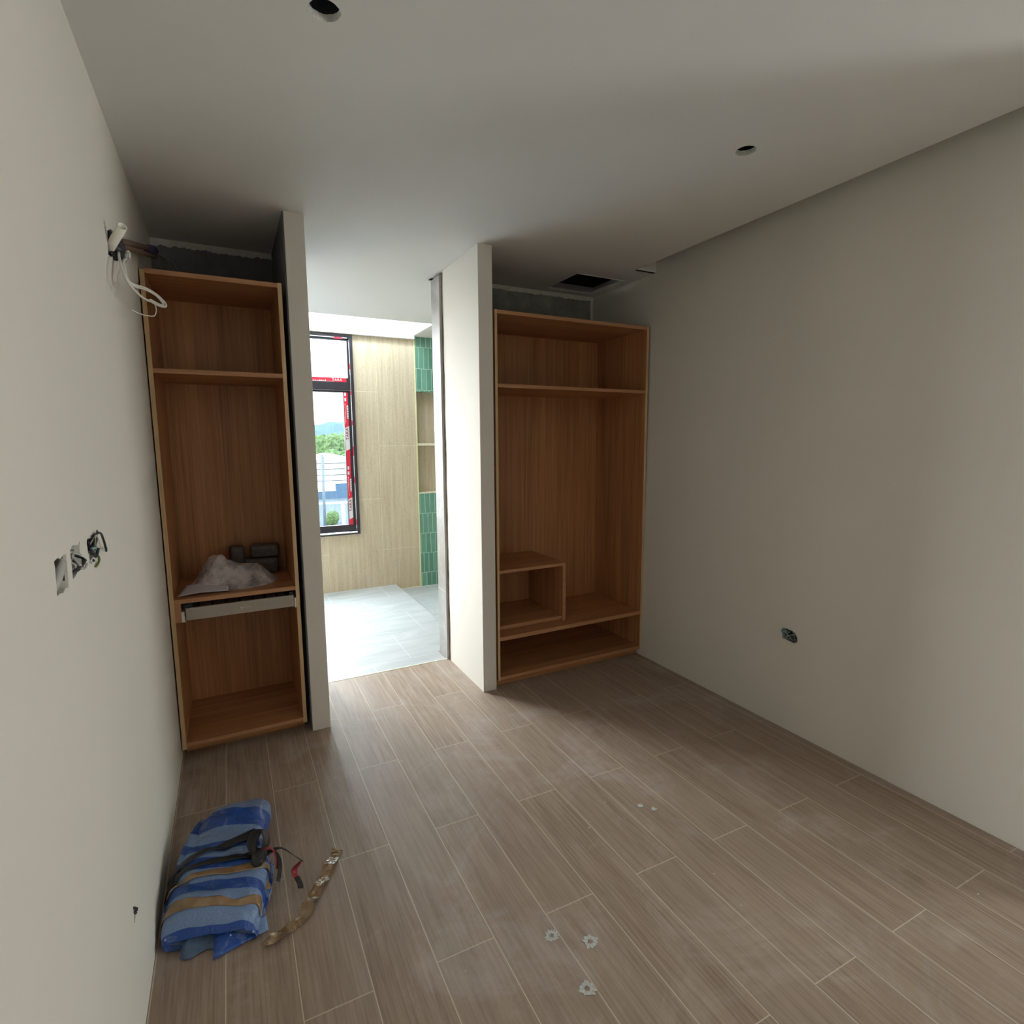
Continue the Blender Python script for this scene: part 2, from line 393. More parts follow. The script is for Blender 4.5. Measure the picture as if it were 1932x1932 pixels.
struct(fin('trim_6', bm, simple('jamb_grout', (0.62, 0.61, 0.60), 0.6)))
# floors
struct(box('floor', (-0.45, 3.0, -3.1, 3.766, -0.12, 0.0), M['plank']))
struct(box('floor', (3.0, 6.3, -3.1, 0.6, -0.12, 0.0), M['plank']))
struct(box('floor', (-0.45, 0.44, 3.766, 3.95, -0.12, 0.0), M['plank']))
struct(box('floor', (1.38, 3.0, 3.766, 3.95, -0.12, 0.0), M['plank']))
struct(box('trim_7', (0.43, 1.386, 3.766, 3.776, -0.1, 0.0022), M['strip']))
bm = bmesh.new(); abox(bm, -1.2, 1.38, 3.776, 6.14, -0.12, 0.0); abox(bm, 1.38, 1.645, 3.95, 6.14, -0.12, 0.0); abox(bm, 1.645, 3.1, 3.95, 4.7, -0.12, 0.0)
struct(fin('floor', bm, M['bathfloor']))
struct(box('floor', (1.645, 3.1, 4.7, 6.14, -0.14, -0.060), M['bathfloor']))
# ragged cement bed at the foot of the shower wall
bm = bmesh.new(); r_ = random.Random(5)
o_ = [(1.65 + i * 0.02, 6.075 + r_.uniform(-0.02, 0.02)) for i in range(16)]
plate(bm, o_ + [(1.95, 6.119), (1.65, 6.119)], [], (0, 0, -0.060), (1, 0, 0), (0, 1, 0), (0, 0, 1), 0.004)
struct(fin('trim_8', bm, simple('tile_adhesive', (0.55, 0.50, 0.38), 0.9)))
# bathroom walls: travertine wall with the window, green tiled part with the niche
YF = 6.12; ZT = 2.785
bm = bmesh.new()
plate(bm, rect(-1.2, 1.938, -0.12, ZT), [rect(-0.95, 1.257, 0.634, 2.774)], (0, YF, 0), (1, 0, 0), (0, 0, 1), (0, 1, 0), 0.14)
struct(fin('wall_far', bm, M['trav']))
bm = bmesh.new()
plate(bm, rect(1.952, 3.1, -0.12, C + 0.02), [rect(1.952 + 0.002, 2.35, 1.045, 2.214)], (0, YF, 0), (1, 0, 0), (0, 0, 1), (0, 1, 0), 0.10)
struct(fin('wall_far_green', bm, M['green']))
struct(box('trim_9', (1.938, 1.9525, YF - 0.004, YF + 0.10, -0.06, ZT), M['gyel']))
bm = bmesh.new(); abox(bm, 1.93, 2.37, YF + 0.10, YF + 0.12, 1.03, 2.25); abox(bm, 2.35, 2.37, YF + 0.012, YF + 0.1, 1.03, 2.25)
struct(fin('wall_far_recess', bm, M['trav0']))
struct(box('trim_10', (1.953, 2.35, YF - 0.001, YF + 0.1, 1.602, 1.630), M['ivory']))
struct(box('trim_11', (1.953, 2.35, YF - 0.003, YF + 0.1, 1.045, 1.058), M['ivory']))
struct(box('wall_bath_left', (-1.2, -1.1, 3.92, 6.2, -0.1, 3.0), M['trav']))
struct(box('wall_bath_right', (3.05, 3.15, 3.92, 6.2, -0.1, 3.0), M['trav']))
bm = bmesh.new(); abox(bm, -1.2, -0.43, 3.90, 3.94, 0, 3.0); abox(bm, 2.95, 3.15, 3.9, 3.94, 0, 3.0)
struct(fin('wall_bath_near', bm, M['wall']))
# bathroom ceiling with the tall light well next to the far wall
TX0, TX1, TY0, TY1 = -0.9, 1.925, 5.40, 6.085
bm = bmesh.new()
plate(bm, [(-1.2, 3.92), (3.15, 3.92), (3.15, 6.12), (-1.2, 6.12)], [rect(TX0, TX1, TY0, 6.118)], (0, 0, C), (1, 0, 0), (0, 1, 0), (0, 0, 1), 0.02)
abox(bm, -1.2, 1.938, 6.070, 6.26, ZT, C + 0.019)
struct(fin('ceiling', bm, M['ceil']))
bm = bmesh.new()
t_ = 0.03; top = 3.50
abox(bm, TX0 - t_, TX1 + t_, TY1, 6.26, C + 0.015, top); abox(bm, TX0 - t_, TX1 + t_, TY0 - t_, TY0, C + 0.02, top)
abox(bm, TX0 - t_, TX0, TY0, TY1, C + 0.02, top); abox(bm, TX1, TX1 + t_, TY0, TY1, C + 0.02, top)
struct(fin('ceiling', bm, M['ceil']))
bm = bmesh.new(); plate(bm, rect(-1.3, 3.2, 3.95, 6.3), [rect(TX0, TX1, TY0, 5.66)], (0, 0, 3.5), (1, 0, 0), (0, 1, 0), (0, 0, 1), 0.03)
struct(fin('ceiling', bm, M['ceil']))
sk = bpy.data.objects.new('window_3', None); COL.objects.link(sk); sk['kind'] = 'structure'
box('pane', (TX0, TX1, TY0, 5.66, 3.515, 3.52), M['glass'], sk)

# ------------------------------------------------------------------ window 1 (bathroom)
wr = bpy.data.objects.new('window_1', None); COL.objects.link(wr); wr['kind'] = 'structure'
bm = bmesh.new()
F0, F1 = 6.095, 6.20
for a in ((-0.95, -0.922), (0.06, 0.088), (1.226, 1.257)): abox(bm, a[0], a[1], F0, F1, 0.634, 2.774, 0.002)  # unseen left bays added and left unglazed to let in more daylight
abox(bm, -0.93, 1.226, F0, F1, 2.748, 2.774, 0.002); abox(bm, -0.93, 1.226, F0, F1, 0.634, 0.650, 0.002)
box('frame', (0.635, 0.665, 6.11, 6.19, 0.65, 2.748), M['frame'], wr, 0.002)
fin('frame', bm, M['frame'], wr)
for xa, xb in ((0.092, 0.632), (0.668, 1.222)):
    bm = bmesh.new()   # fixed top light
    abox(bm, xa, xa + 0.022, 6.115, 6.175, 2.33, 2.744, 0.002); abox(bm, xb - 0.022, xb, 6.115, 6.175, 2.33, 2.744, 0.002)
    abox(bm, xa, xb, 6.115, 6.175, 2.722, 2.744, 0.002); abox(bm, xa, xb, 6.115, 6.175, 2.200, 2.330, 0.002)
    fin('top_sash', bm, M['frame'], wr)
    if xa > .5: box('pane', (xa + .02, xb - .02, 6.140, 6.146, 2.325, 2.725), M['tint'], wr)
    bm = bmesh.new()
    abox(bm, xa, xa + 0.075, 6.125, 6.175, 0.66, 2.198, 0.003); abox(bm, xb - 0.078, xb, 6.125, 6.175, 0.66, 2.198, 0.003)
    abox(bm, xa + .07, xb - .07, 6.125, 6.175, 0.664, 0.742, 0.003); abox(bm, xa + .07, xb - .07, 6.125, 6.175, 2.178, 2.198, 0.003)
    fin('lower_sash', bm, M['frame'], wr)
    if xa > .5: box('pane', (xa + .07, xb - .07, 6.148, 6.154, 0.735, 2.185), M['tint'], wr)
# protective tape with lettering
def letters(txt, size, mat, parent, pos, vert=False, depth=0.0006, stretch=1.0):
    cu = bpy.data.curves.new('lettering', 'FONT'); cu.body = txt; cu.size = size; cu.extrude = depth; cu.align_x = 'CENTER'; cu.align_y = 'CENTER'; cu.space_character = 1.18; cu.offset = size * 0.022
    t = bpy.data.objects.new('lettering_curve', cu); COL.objects.link(t)
    me = bpy.data.meshes.new_from_object(t.evaluated_get(bpy.context.evaluated_depsgraph_get()))
    bpy.data.objects.remove(t)
    R = Matrix.Rotation(math.radians(90), 4, 'X')
    if vert: R = Matrix.Rotation(math.radians(-90), 4, 'Y') @ R
    me.transform(Matrix.Translation(pos) @ R @ Matrix.Scale(stretch, 4, (0, 1, 0)))
    return link('lettering', me, mat, parent)
tp = box('protective_tape', (0.668, 1.182, 6.1135, 6.1148, 2.286, 2.326), M['red'], wr, label='red printed protective tape across the transom')
bpy.context.view_layer.update()
letters('TARA', 0.036, M['tapew'], tp, (1.085, 6.1125, 2.306), stretch=1.0)
bm = bmesh.new(); r_ = random.Random(3)
for i in range(9): abox(bm, 0.80 + i * 0.02, 0.80 + i * 0.02 + r_.uniform(.006, .015), 6.1122, 6.1134, 2.291, 2.291 + r_.uniform(.005, .014))
abox(bm, 0.78, 1.05, 6.1122, 6.1134, 2.2875, 2.2905)
fin('print', bm, M['tapew'], tp)
tpv = box('protective_tape', (1.148, 1.190, 6.1225, 6.1245, 0.742, 2.178), M['red'], wr, label='red and white printed protective tape on the sash stile')
bm = bmesh.new()
def quadp(bm, pts, y0, y1):
    A = [bm.verts.new((p[0], y0, p[1])) for p in pts]; B = [bm.verts.new((p[0], y1, p[1])) for p in pts]
    bm.faces.new(A); bm.faces.new(B[::-1])
    for i in range(len(pts)): bm.faces.new([A[i], B[i], B[(i + 1) % len(pts)], A[(i + 1) % len(pts)]])
for z0, z1 in ((1.555, 1.822), (0.800, 1.045)):
    quadp(bm, [(1.150, z0), (1.191, z0 + 0.02), (1.191, z1), (1.148, z1 - 0.022)], 6.1215, 6.1226)
fin('white_print', bm, M['tapew'], tpv, label='white panels of the tape')
for zc in (1.735, 0.955): letters('TARA', 0.046, M['crimson'], tpv, (1.169, 6.1208, zc), True, 0.0004, 0.8)
bm = bmesh.new(); r_ = random.Random(8)
for z0 in (1.85, 1.06):
    abox(bm, 1.174, 1.190, 6.1215, 6.1226, z0 + 0.05, z0 + 0.19)
    for k in range(12): abox(bm, 1.155, 1.155 + r_.uniform(.003, .007), 6.1215, 6.1226, z0 + k * .018, z0 + k * .018 + .012)
    for zz in (0.235, 0.29): abox(bm, 1.154, 1.172, 6.1215, 6.1226, z0 + zz, z0 + zz + 0.035, 0.0)
fin('print', bm, M['tapew'], tpv)
bm = bmesh.new()
for z0 in (1.85, 1.06):
    for k in range(5): abox(bm, 1.180, 1.187, 6.1209, 6.1216, z0 + 0.058 + k * .026, z0 + 0.070 + k * .026)
fin('print', bm, M['frame'], tpv)
bm = bmesh.new()
for z0, z1 in ((0.70, 1.2), (1.27, 1.5), (1.6, 1.83), (1.88, 2.15), (2.36, 2.42), (2.48, 2.70)): abox(bm, 1.216, 1.2225, 6.094, 6.096, z0, z1)
abox(bm, 0.668, 1.205, 6.094, 6.0955, 2.738, 2.746); abox(bm, 0.668, 1.22, 6.094, 6.0955, 0.650, 0.659)
fin('film_edge', bm, M['tapew'], wr, label='white film edge along the frame')
bm = bmesh.new()
for z0, z1 in ((1.2, 1.27), (1.5, 1.6), (1.83, 1.88), (2.15, 2.19), (2.42, 2.48), (0.74, 0.80)): abox(bm, 1.214, 1.2225, 6.0935, 6.096, z0, z1)
abox(bm, 1.07, 1.15, 6.0935, 6.0955, 2.728, 2.746)
fin('film_edge', bm, M['red'], wr, label='red film edge along the frame')
# window 2: bedroom window on the right wall, outside the frame
w2 = bpy.data.objects.new('window_2', None); COL.objects.link(w2); w2['kind'] = 'structure'
bm = bmesh.new()
for y in (-2.45, -1.6): abox(bm, 6.18, 6.24, y, y + 0.05, 0.10, 2.5)
abox(bm, 6.18, 6.24, -2.45, -1.55, 0.10, 0.15); abox(bm, 6.18, 6.24, -2.45, -1.55, 2.45, 2.5)
fin('frame', bm, M['frame'], w2); box('pane', (6.205, 6.21, -2.41, -1.59, 0.14, 2.46), M['glass'], w2)

# ================================================================== WARDROBES
wl = root('wardrobe', 'tall narrow open wardrobe with dark brown interior standing in the left niche', 'wardrobe', (0, 3.155, 0))
Y0, Y1, T = 3.155, 3.705, 0.019
def side(x0, x1, y0, y1, z0, z1, par, out):
    p = box('side_panel', (x0, x1, y0 + 0.003, y1, z0, z1), M['woodz'], par)
    e = box('raw_edge', (x0, x1, y0, y0 + 0.003, z0, z1), M['pine'], par if par is None else p, label='pale raw plywood edge')
    return p
side(-0.309, -0.290, Y0, Y1, 0.06, 2.456, wl, -1); side(0.285, 0.304, Y0, Y1, 0.06, 2.465, wl, 1)
def panel(name, b, par, m='woodx', e='edge', lab=None):
    p = box(name, (b[0], b[1], b[2] + 0.002, b[3], b[4], b[5]), M[m], par, label=lab)
    box('edge_band', (b[0], b[1], b[2], b[2] + 0.002, b[4], b[5]), M[e], p, label='lighter orange edge band')
    return p
def hpanel(name, x0, x1, y0, y1, zt, par, th=0.022): return panel(name, (x0, x1, y0, y1, zt - th, zt), par)
hpanel('top_panel', -0.290, 0.285, Y0 + .001, Y1, 2.463, wl)
box('back_panel', (-0.290, 0.285, 3.697, 3.705, 0.06, 2.46), M['woodz'], wl)
hpanel('shelf', -0.290, 0.285, Y0 + .002, 3.697, 2.007, wl); hpanel('shelf', -0.290, 0.285, Y0 + .002, 3.697, 0.862, wl)
hpanel('bottom_panel', -0.290, 0.285, Y0 + .001, 3.697, 0.092, wl)
box('plinth', (-0.300, 0.298, Y0 + 0.095, Y1 - 0.02, 0.0, 0.070), M['woodx'], wl)
panel('filler_block', (-0.290, -0.262, Y0 + .004, 3.60, 0.742, 0.840), wl, 'woody', 'edgez')
rk = bpy.data.objects.new('pull_out_rack', None); COL.objects.link(rk); rk.parent = wl
bm = bmesh.new(); abox(bm, -0.243, 0.273, Y0 + 0.004, Y0 + 0.020, 0.748, 0.812, 0.0015); fr = fin('front_rail', bm, M['champ'], rk, 'champagne grey metal front rail')
# embossed mark and word on the rail: a small pale arrowhead with an unreadable word
bm = bmesh.new()
quadp(bm, [(0.006, 0.785), (0.020, 0.779), (0.012, 0.770)], Y0 + 0.0032, Y0 + 0.0041)
for i in range(7): abox(bm, 0.022 + i * 0.0052, 0.022 + i * 0.0052 + 0.0035, Y0 + 0.0034, Y0 + 0.0041, 0.778, 0.7825)
fin('print', bm, simple('pale_print', (0.62, 0.57, 0.5), 0.5), rk)
for x0, x1 in ((-0.262, -0.249), (0.276, 0.2845)):
    bm = bmesh.new(); abox(bm, x0, x1, Y0 + 0.002, 3.62, 0.742, 0.796, 0.001); abox(bm, x0 - 0.0, x1 + .004 if x0 < 0 else x1, Y0 + 0.001, Y0 + .01, 0.742, 0.748)
    fin('slide_rail', bm, M['white'], rk, 'white slide rail')
bm = bmesh.new(); abox(bm, -0.246, 0.272, 3.185, 3.62, 0.770, 0.797); fin('tray', bm, M['rackfill'], rk)
for x in (-0.195, -0.130, -0.065, 0.0, 0.065, 0.125, 0.185, 0.235):
    box('divider_rod', (x, x + 0.012, 3.186, 3.62, 0.797, 0.803), M['dark'], rk)
for x0, x1 in ((-0.262, -0.20), (0.238, 0.285)): box('tray_side', (x0 + 0.014, x1 - 0.012, 3.172, 3.62, 0.766, 0.83), M['dark'], rk)
adopt(wl)

wR = root('wardrobe', 'wide open orange brown wardrobe with cubby box inside, standing in the right niche', 'wardrobe', (2.1, 3.13, 0))
Y0, Y1 = 3.129, 3.735
side(1.512, 1.528, Y0, Y1, 0.05, 2.453, wR, -1); side(2.724, 2.742, Y0, Y1, 0.048, 2.453, wR, 1)
hpanel('top_panel', 1.528, 2.724, Y0 + .001, Y1, 2.452, wR)
box('back_panel', (1.528, 2.724, 3.722, 3.735, 0.05, 2.45), M['woodz'], wR)
hpanel('shelf', 1.528, 2.724, Y0 + .002, 3.722, 2.006, wR)
hpanel('shelf', 1.528, 2.724, Y0 + .002, 3.722, 0.352, wR, 0.026)
hpanel('bottom_panel', 1.528, 2.724, Y0 + .001, 3.722, 0.075, wR)
box('plinth', (1.52, 2.735, Y0 + 0.050, Y1 - 0.02, 0.0, 0.052), M['woodx'], wR)
cb = bpy.data.objects.new('cubby_box', None); COL.objects.link(cb); cb.parent = wR
Yc = 3.222
def cpan(name, b, m, e):
    p = box(name, (b[0], b[1], b[2] + 0.002, b[3], b[4], b[5]), M[m], cb)
    bx = bmesh.new(); abox(bx, b[0], b[1], b[2], b[2] + 0.002, b[4], b[5])
    return p, bx
ebm = bmesh.new()
box('cubby_top', (1.530, 2.103, Yc + .002, 3.720, 0.760, 0.781), M['woodx'], cb); abox(ebm, 1.530, 2.103, Yc, Yc + .002, 0.760, 0.781)
box('cubby_side', (2.078, 2.103, Yc + .002, 3.720, 0.352, 0.760), M['woodz'], cb); abox(ebm, 2.078, 2.103, Yc, Yc + .002, 0.354, 0.760)
box('cubby_base', (1.530, 2.078, Yc + .012, 3.720, 0.366, 0.388), M['woodx'], cb); abox(ebm, 1.530, 2.068, Yc + .010, Yc + .012, 0.366, 0.388)
box('cubby_support', (1.530, 2.078, Yc + .03, Yc + .05, 0.352, 0.366), M['woodx'], cb)
fin('edge_band', ebm, M['edge'], cb, 'lighter orange edge band')
adopt(wR)
#PART2
# ================================================================== CEILING OPENINGS
for i, (x, y, r) in enumerate(DL):
    bm = bmesh.new(); q = random.Random(i + 4)
    inner = circ(x, y, r - 0.0004, 40, 0.0016, i)
    A = [bm.verts.new((p[0], p[1], C - 0.0002)) for p in inner]; B = [bm.verts.new((p[0], p[1], C + 0.016 + q.uniform(-.003, .003))) for p in inner]
    for k in range(40): bm.faces.new([A[k], A[(k + 1) % 40], B[(k + 1) % 40], B[k]])
    # torn paper fibres along the rim
    for k in range(9):
        a = q.uniform(1.2, 3.6); px, py = x + math.cos(a) * (r - .001), y + math.sin(a) * (r - .001); d = Vector((-math.cos(a + q.uniform(-.5, .5)), -math.sin(a), 0)) * q.uniform(.003, .009)
        t = Vector((-math.sin(a), math.cos(a), 0)) * .0012
        v = [bm.verts.new(Vector((px, py, C + .001)) + t), bm.verts.new(Vector((px, py, C + .001)) - t), bm.verts.new(Vector((px, py, C + .003)) + d)]
        bm.faces.new(v)
    o = fin('downlight_cutout', bm, M['raw'])
    tag(o, ['ragged round downlight cutout in the ceiling nearer the left wall', 'ragged round downlight cutout in the ceiling towards the right wall'][i], 'ceiling hole', 'downlight cutouts')
h = root('access_hatch', 'open square ceiling hatch with light metal frame above the right wardrobe', 'hatch', (2.49, 3.57, C))
bm = bmesh.new()
abox(bm, HX0, HX0 + 0.003, HY0, HY1, C - 0.002, C + 0.03); abox(bm, HX1 - 0.003, HX1, HY0, HY1, C - 0.002, C + 0.03)
abox(bm, HX0, HX1, HY0, HY0 + 0.003, C - 0.002, C + 0.03); abox(bm, HX0, HX1, HY1 - 0.003, HY1, C - 0.002, C + 0.05)
abox(bm, HX0 - .006, HX1 + .006, HY0 - 0.004, HY0 + .003, C - 0.003, C)
fin('hatch_frame', bm, M['white'], h)
bm = bmesh.new(); abox(bm, HX0 + .02, HX1 - .003, HY1 - 0.035, HY1 - 0.003, C + 0.004, C + 0.04); abox(bm, HX1 - .03, HX1 - 0.003, HY0 + .003, HY1 - .03, C + 0.01, C + 0.035)
fin('metal_channel', bm, M['alu'], h)
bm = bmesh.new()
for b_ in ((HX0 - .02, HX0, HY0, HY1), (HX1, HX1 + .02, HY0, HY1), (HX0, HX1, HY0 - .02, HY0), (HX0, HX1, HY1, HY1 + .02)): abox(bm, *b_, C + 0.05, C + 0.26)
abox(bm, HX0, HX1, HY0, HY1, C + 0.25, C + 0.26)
fin('void_shade_lining', bm, M['black'], h)  # added black lining, its colour stands in for the shade inside the hatch
adopt(h)

# ================================================================== WALL BOXES
def wallbox(name, lab, loc, dims, inward, group, wires, seed):
    """recessed box behind the wall face; inward = +1 when the wall body lies towards +x"""
    y0, y1, z0, z1 = dims; x = loc; s = inward
    r = root(name, lab, 'electrical box', (x, (y0 + y1) / 2, z0), group)
    bm = bmesh.new(); d = 0.045; t = 0.003
    X = sorted((x + s * 0.006, x + s * d)); Xb = sorted((x + s * d, x + s * (d + t)))
    abox(bm, Xb[0], Xb[1], y0, y1, z0, z1); abox(bm, X[0], X[1], y0, y0 + t, z0, z1); abox(bm, X[0], X[1], y1 - t, y1, z0, z1)
    abox(bm, X[0], X[1], y0, y1, z0, z0 + t); abox(bm, X[0], X[1], y0, y1, z1 - t, z1)
    fin('back_box', bm, simple(name + '_box', (0.05, 0.048, 0.045), 0.7), r)
    q = random.Random(seed)
    for (mat, n) in wires:
        for k in range(n):
            a = Vector((x + s * 0.04, q.uniform(y0 + .01, y1 - .01), q.uniform(z0 + .01, z1 - .01)))
            P = [a]
            for j in range(4): P.append(Vector((x + s * q.uniform(-0.012, 0.03), q.uniform(y0 + .004, y1 - .004), q.uniform(z0 + .004, z1 - .004))))
            tubeobj('wire', P, q.uniform(.0022, .004), mat, r, seg=6, k=5)
    adopt(r); return r
mg = simple('green_wire', (0.10, 0.14, 0.03), 0.5); mw = simple('pale_wire', (0.42, 0.42, 0.39), 0.4); mc = simple('grey_blue_wire', (0.22, 0.33, 0.34), 0.4)
r = wallbox('electrical_box', 'roughly plastered box with thick white conduit, nearest of the three on the left wall', XL, (1.335, 1.432, 1.345, 1.428), -1, 'open electrical boxes in a row on the left wall', [], 1)
tubeobj('conduit', [(XL - .03, 1.41, 1.41), (XL - .004, 1.402, 1.408), (XL - .001, 1.375, 1.395), (XL - .01, 1.352, 1.365), (XL - .035, 1.350, 1.34)], .0095, mw, None, 'white conduit').parent = r
adopt(r)
wallbox('electrical_box', 'middle box of the row on the left wall, stuffed with pale wires', XL, (1.462, 1.560, 1.358, 1.430), -1, 'open electrical boxes in a row on the left wall', [(mw, 4), (M['dark'], 2)], 5)
r = wallbox('electrical_box', 'farthest box of the left wall row, black and green wires hanging out', XL, (1.624, 1.748, 1.352, 1.430), -1, 'open electrical boxes in a row on the left wall', [(M['dark'], 3), (mw, 3), (mc, 1)], 11)
tubeobj('wire', [(XL - .01, 1.66, 1.41), (XL + .012, 1.70, 1.425), (XL + .012, 1.745, 1.40), (XL + .012, 1.765, 1.37), (XL + .008, 1.79, 1.372), (XL + .006, 1.80, 1.360)], .0028, M['dark'], None).parent = r
tubeobj('wire', [(XL - .01, 1.67, 1.38), (XL + .005, 1.695, 1.368), (XL + .006, 1.70, 1.352), (XL + .003, 1.675, 1.343)], .0028, mg, None, 'green wire').parent = r
adopt(r)
wallbox('electrical_box', 'narrow slit of an open box low on the left wall beside the tarp bundle', XL, (1.685, 1.728, 0.318, 0.378), -1, None, [(M['dark'], 1)], 2)
wallbox('electrical_box', 'open box with tangled grey blue wires low on the right wall', 2.742, (1.848, 1.952, 0.518, 0.592), 1, None, [(mc, 7), (M['dark'], 3), (mw, 2)], 21)

# ================================================================== PIPES AND CABLES AT THE LEFT WALL
r = root('pipe_outlet', 'rough black lined wall opening high on the left wall where pipes come out', 'wall opening', (XL, 2.5, 2.3))
bm = bmesh.new()
plate(bm, [(2.36, 2.275), (2.61, 2.34), (2.81, 2.41), (2.64, 2.455), (2.39, 2.38)], [], (XL - 0.10, 0, 0), (0, 1, 0), (0, 0, 1), (-1, 0, 0), 0.01)
fin('back_lining', bm, M['cementD'], r)
tubeobj('black_sleeve', [(XL - .07, 2.47, 2.38), (XL - .01, 2.47, 2.365), (XL + .006, 2.46, 2.345), (XL + .004, 2.44, 2.318)], .034, M['dark'], r, seg=12)
bm = bmesh.new(); q = random.Random(3)
for k in range(7): tube(bm, [(XL - .03, 2.40 + k * .03, 2.345 + k * .012), (XL + .004, 2.41 + k * .03 + q.uniform(-.01, .01), 2.315 + k * .013), (XL + .003, 2.395 + k * .032, 2.296 + k * .014)], .007, 6, 4)
fin('torn_wrap', bm, M['dark'], r, smooth=True)
adopt(r)
bm = bmesh.new()
P0, P1 = Vector((-0.312, 2.40, 2.325)), Vector((-0.262, 2.315, 2.372)); ax = (P1 - P0).normalized()
tube(bm, [P0 - ax * .05, P0, P1], 0.0145, 16, 1, cap=False)
o = fin('pvc_pipe', bm, M['white'], smooth=True); m_ = o.modifiers.new('thickness', 'SOLIDIFY'); m_.thickness = 0.002; m_.offset = -1
tag(o, 'short open white plastic pipe stub poking out of the left wall opening', 'pipe')
r = root('insulated_pipe', 'pair of dark brown wrapped pipes running from the left wall opening into the niche', 'pipe', (-0.3, 2.6, 2.4))
tubeobj('pipe', [(-0.33, 2.55, 2.385), (-0.298, 2.63, 2.412), (-0.285, 2.95, 2.50), (-0.27, 3.35, 2.605)], .012, M['brownpipe'], r)
tubeobj('pipe', [(-0.33, 2.53, 2.36), (-0.296, 2.60, 2.385), (-0.280, 2.95, 2.475), (-0.262, 3.38, 2.58)], .011, M['brownpipe'], r)
tubeobj('blue_wrap', [(-0.272, 3.25, 2.575), (-0.264, 3.40, 2.612)], .022, M['bluetape'], r, 'dark blue tape wrapped round the pipe ends', k=1)
adopt(r)
r = root('cable_tangle', 'tangle of grey cables drooping from the pipe ends onto the left wardrobe top', 'cable', (-0.25, 3.45, 2.463))
q = random.Random(9)
for k in range(6):
    e = q.uniform(-.02, .10)
    tubeobj('cable_strand', [(-0.266, 3.38, 2.60), (-0.24 + e * .4, 3.44, 2.60 + q.uniform(-.01, .01)), (-0.215 + e * .5, 3.47 + k * .012, 2.555), (-0.222 + e * .6, 3.47 + k * .015, 2.50), (-0.235 + e * .5, 3.46 + k * .01, 2.469)], .0045, M['greyw'], r)
adopt(r)
r = root('white_cable', 'loop of white cable hanging from the left wall opening in front of the wardrobe', 'cable', (-0.3, 2.6, 2.4))
tubeobj('cable_strand', [(-0.330, 2.62, 2.385), (-0.300, 2.62, 2.387), (-0.292, 2.62, 2.372), (-0.288, 2.55, 2.33), (-0.285, 2.44, 2.29), (-0.272, 2.37, 2.225), (-0.256, 2.36, 2.20), (-0.229, 2.50, 2.221), (-0.205, 2.60, 2.224), (-0.186, 2.65, 2.211), (-0.180, 2.655, 2.198), (-0.186, 2.645, 2.190), (-0.200, 2.60, 2.184), (-0.216, 2.50, 2.175), (-0.230, 2.40, 2.164), (-0.248, 2.30, 2.172), (-0.262, 2.26, 2.20), (-0.285, 2.36, 2.28), (-0.300, 2.5, 2.35)], .0042, M['cable'], r)
tubeobj('cable_strand', [(-0.302, 2.61, 2.38), (-0.289, 2.56, 2.335), (-0.284, 2.46, 2.295), (-0.270, 2.375, 2.223), (-0.254, 2.365, 2.197), (-0.226, 2.505, 2.216), (-0.203, 2.60, 2.218), (-0.190, 2.64, 2.205), (-0.190, 2.635, 2.194), (-0.202, 2.595, 2.189), (-0.218, 2.50, 2.181)], .0038, M['cable'], r)
tubeobj('cable_end', [(-0.218, 2.50, 2.178), (-0.212, 2.55, 2.181), (-0.210, 2.60, 2.168), (-0.219, 2.60, 2.143), (-0.237, 2.50, 2.124), (-0.247, 2.40, 2.110), (-0.254, 2.30, 2.099)], .0022, M['cable'], r)
tubeobj('cable_end', [(-0.292, 2.62, 2.375), (-0.286, 2.64, 2.352), (-0.286, 2.60, 2.340), (-0.29, 2.52, 2.30), (-0.30, 2.42, 2.24), (-0.298, 2.40, 2.20)], .002, M['cable'], r)
tubeobj('cable_joint', [(-0.300, 2.63, 2.392), (-0.288, 2.64, 2.378), (-0.286, 2.62, 2.355)], .007, M['white'], r)
adopt(r)

